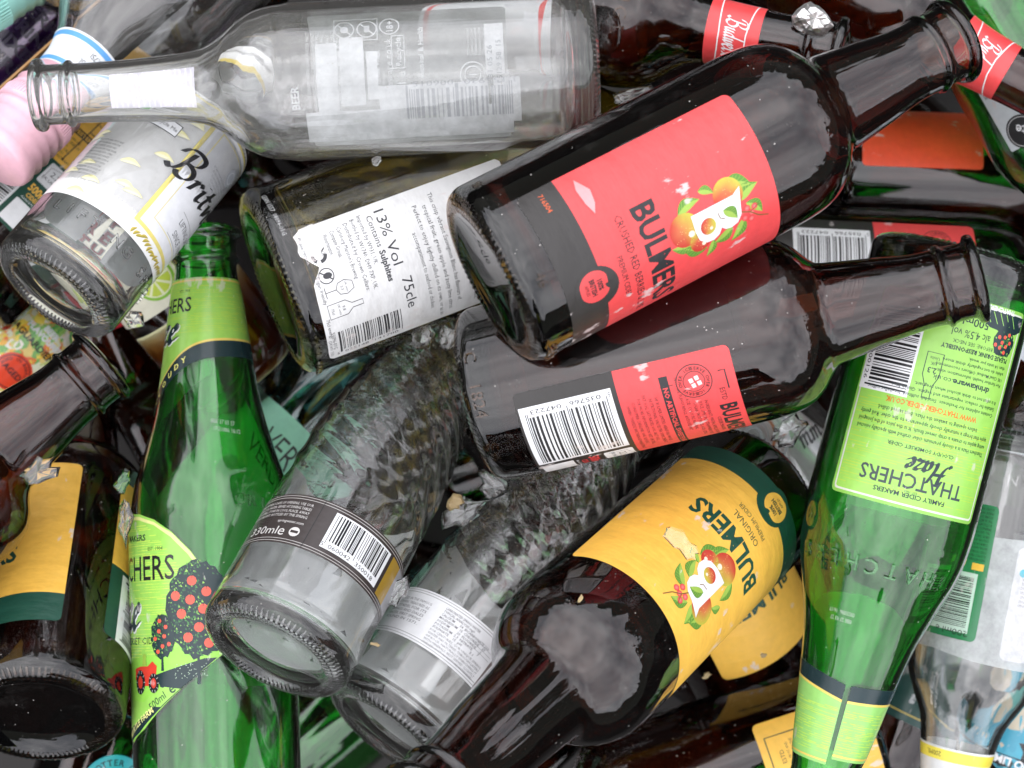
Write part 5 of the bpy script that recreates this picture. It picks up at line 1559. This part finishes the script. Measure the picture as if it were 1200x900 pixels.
# ================================================================ glass shards and crumbs
def chunk(name, label, cat, px, py, z, size, seed, mat, flat=.5, rot=0, stretch=1.0, group=None, n=13, jag=1.0):
    """an irregular broken flake: jagged outline, slightly bowed like the bottle wall it came from"""
    rnd = random.Random(seed)
    out = []
    for k in range(n):
        a = 2 * math.pi * (k + rnd.uniform(-.3, .3)) / n
        r = (1 - jag * (1 - rnd.choice((.62, .74, .87, 1.0)))) * rnd.uniform(.93, 1.07)
        out.append((r * math.cos(a) * stretch, r * math.sin(a) * (.75 if flat < .55 else .95)))
    t = max(flat, .18) * .55
    verts, faces = [], []
    levels = [(.62, t), (.86, t * .8), (1.0, t * .15), (.94, -t * .5), (.7, -t * .75)]
    for (s_, h_) in levels:
        for (x, y) in out:
            j = 1 + rnd.uniform(-.09, .09)
            xx, yy = x * s_ * j, y * s_ * j
            verts.append((xx * size / 1000, yy * size / 1000, (h_ + rnd.uniform(-.10, .10) * t - .22 * yy * yy + .05) * size / 1000))
    L_ = len(levels)
    for q in range(L_ - 1):
        for k in range(n):
            b = (k + 1) % n
            faces.append(((q + 1) * n + k, (q + 1) * n + b, q * n + b, q * n + k))
    verts.append((0, 0, t * .9 * size / 1000)); verts.append((0, 0, -t * .7 * size / 1000))
    for k in range(n):
        b = (k + 1) % n
        faces.append((k, b, L_ * n)); faces.append(((L_ - 1) * n + b, (L_ - 1) * n + k, L_ * n + 1))
    cols = [(.34, .25, .12, 1)] * len(verts) if mat.name.startswith(("printed", "pearl")) else None
    o = mesh_obj(name, verts, faces, mat, None, cols=cols, smooth=False)
    o.location = P(px, py, z); o.rotation_euler = (rnd.uniform(-.25, .25), rnd.uniform(-.25, .25), math.radians(rot))
    o["label"] = label; o["category"] = cat
    if group: o["group"] = group
    return o

def build_bits():
    S = 'glass_shard'
    ck = M['clear']
    chunk(S, "long curved clear shard lying on the yellow label at the left edge", "glass shard", 45, 553, .031, 8, 1, ck, .28, 25, 1.25)
    chunk(S, "clear splinter lying beside the fruit logo on the yellow label", "glass shard", 800, 638, .067, 5.5, 2, ck, .2, -40, 1.9)
    chunk(S, "chunky clear shard wedged below the torn white label", "glass shard", 494, 392, -.005, 6.5, 3, ck, .7, 10, 1.2)
    chunk(S, "small bright shard touching the base of the barcode bottle", "glass shard", 524, 394, .0, 5.5, 4, ck, .8, 60, 1.1)
    chunk(S, "clear shard standing beside the black label band", "glass shard", 468, 693, .03, 6, 5, ck, .5, 60, 1.4)
    chunk(S, "clear shard below the small red 330ml label", "glass shard", 158, 376, -.05, 5.5, 6, ck, .5, -10, 1.3)
    chunk(S, "tiny clear shard on the shaded olive bottle near the long clear one", "glass shard", 441, 188, .045, 2.6, 7, ck, .7, 40, 1.2)
    chunk(S, "broken clear piece in the gap left of the yellow and green label", "glass shard", 545, 600, -.01, 9, 8, ck, .4, 30, 1.3)
    chunk(S, "broken clear piece resting over the dark gap above the silver band", "glass shard", 580, 572, -.02, 8, 18, ck, .4, -50, 1.3)
    chunk(S, "green splinter beside the orchard label at left", "glass shard", 143, 566, -.01, 5, 9, M['green'], .4, 80, 1.4)
    chunk(S, "clear splinter standing against the orchard label at left", "glass shard", 147, 612, -.01, 5, 12, ck, .4, 85, 2.2)
    chunk(S, "clear shard under the top red label bottle near the long clear base", "glass shard", 740, 112, .0, 6, 10, ck, .5, 15, 1.6)
    chunk(S, "clear shard lying in the gap beside the long neck of the barcode bottle", "glass shard", 925, 505, -.06, 9, 14, ck, .4, 35, 1.3)
    foil = M['foilmetal']
    chunk("foil_scrap", "crumpled silver foil scrap between the two red neck labels", "foil", 951, 24, .018, 7.5, 11, foil, 1.1, -20, 1.2, n=17, jag=.35)
    br = M['paper']
    G_ = "dry crumbs on the bottles"
    for k, (px, py, z, s_) in enumerate([(895, 768, -.073, 1.3), (828, 792, -.073, 1.7), (440, 188, .05, .01)][:2]):
        chunk("leaf_crumb", ["brown crumb on the lower half hidden yellow label", "dark crumb at the corner of the half hidden yellow label"][k], "debris", px, py, z, s_, 50 + k, br, .6, 30 * k, 1.4)
    chunk("leaf_crumb", "pale flake on the round shoulder of the yellow label bottle", "debris", 680, 702, .079, 1.4, 60, br, .3, 60, 1.5)
    chunk("cork_crumb", "brown square crumb in the gap left of the silver band bottle", "debris", 533, 588, .0, 4.0, 61, br, .8, 20, 1.1)
    chunk("leaf_crumb", "small seed beside the silver band near the black band bottle", "debris", 440, 755, .045, 1.3, 62, br, .5, -20, 2.0)

mfo, n_, l_ = new_mat("crumpled_foil")
o_ = n_.new("ShaderNodeOutputMaterial"); b_ = n_.new("ShaderNodeBsdfPrincipled")
b_.inputs["Metallic"].default_value = .9; b_.inputs["Roughness"].default_value = .35; b_.inputs["Base Color"].default_value = (.75, .74, .72, 1)
nn = n_.new("ShaderNodeTexVoronoi"); nn.inputs["Scale"].default_value = 190
tcf = n_.new("ShaderNodeTexCoord"); l_.new(tcf.outputs["Object"], nn.inputs["Vector"])
bb = n_.new("ShaderNodeBump"); bb.inputs["Distance"].default_value = .002; l_.new(nn.outputs["Distance"], bb.inputs["Height"]); l_.new(bb.outputs[0], b_.inputs["Normal"])
l_.new(b_.outputs[0], o_.inputs["Surface"])
M['foilmetal'] = mfo

def build_person():
    root = thing("person", "person in dark clothes and yellow vest mirrored small in the brown glass", "person", loc=(0.06, -1.15, -.75))
    def skin(name, pts, edges, rad, mat, sub=2):
        me = bpy.data.meshes.new(name); me.from_pydata(pts, edges, []); me.materials.append(mat)
        o = bpy.data.objects.new(name, me); COL.objects.link(o); o.parent = root
        sk = o.modifiers.new("skin", 'SKIN')
        for v, r in zip(me.skin_vertices[0].data, rad): v.radius = r
        me.skin_vertices[0].data[0].use_root = True
        ss = o.modifiers.new("sub", 'SUBSURF'); ss.levels = sub; ss.render_levels = sub
        return o
    cl, n, l = new_mat("dark_cloth"); out = n.new("ShaderNodeOutputMaterial"); b = n.new("ShaderNodeBsdfPrincipled"); b.inputs["Base Color"].default_value = (.02, .02, .025, 1); b.inputs["Roughness"].default_value = .9; l.new(b.outputs[0], out.inputs[0])
    vs_, n, l = new_mat("vest_cloth"); out = n.new("ShaderNodeOutputMaterial"); b = n.new("ShaderNodeBsdfPrincipled"); b.inputs["Base Color"].default_value = (.30, .34, .02, 1); b.inputs["Roughness"].default_value = .9; l.new(b.outputs[0], out.inputs[0])
    pts = [(0, 0, .95), (0, .02, 1.15), (0, .05, 1.38), (0, .08, 1.50), (0, .13, 1.58), (0, .15, 1.68), (0, .15, 1.76),
           (-.18, .06, 1.42), (-.26, .18, 1.2), (-.10, .38, 1.36), (-.04, .42, 1.42),
           (.18, .06, 1.42), (.26, .18, 1.2), (.10, .38, 1.36), (.04, .42, 1.42),
           (-.10, 0, .88), (-.12, .02, .48), (-.13, -.02, .06), (-.13, .12, .02), (.10, 0, .88), (.12, .02, .48), (.13, -.02, .06), (.13, .12, .02)]
    ed = [(0, 1), (1, 2), (2, 3), (3, 4), (4, 5), (5, 6), (2, 7), (7, 8), (8, 9), (9, 10), (2, 11), (11, 12), (12, 13), (13, 14), (0, 15), (15, 16), (16, 17), (17, 18), (0, 19), (19, 20), (20, 21), (21, 22)]
    rd = [(.15, .11), (.14, .11), (.17, .11), (.06, .06), (.07, .08), (.09, .10), (.06, .07), (.075, .075), (.05, .05), (.035, .035), (.035, .04), (.075, .075), (.05, .05), (.035, .035), (.035, .04),
          (.095, .095), (.06, .065), (.045, .05), (.045, .03), (.095, .095), (.06, .065), (.045, .05), (.045, .03)]
    skin("body", pts, ed, rd, cl)
    skin("vest", [(0, 0, .92), (0, .02, 1.15), (0, .05, 1.36)], [(0, 1), (1, 2)], [(.16, .125), (.155, .125), (.19, .12)], vs_)

build_floor(); build_person()
for fn in (build_A, build_B, build_C, build_D, build_E, build_F, build_G, build_H, build_I, build_J, build_L, build_M, build_N, build_O, build_T, build_U, build_BB, build_under, build_deep, build_bits):
    fn()
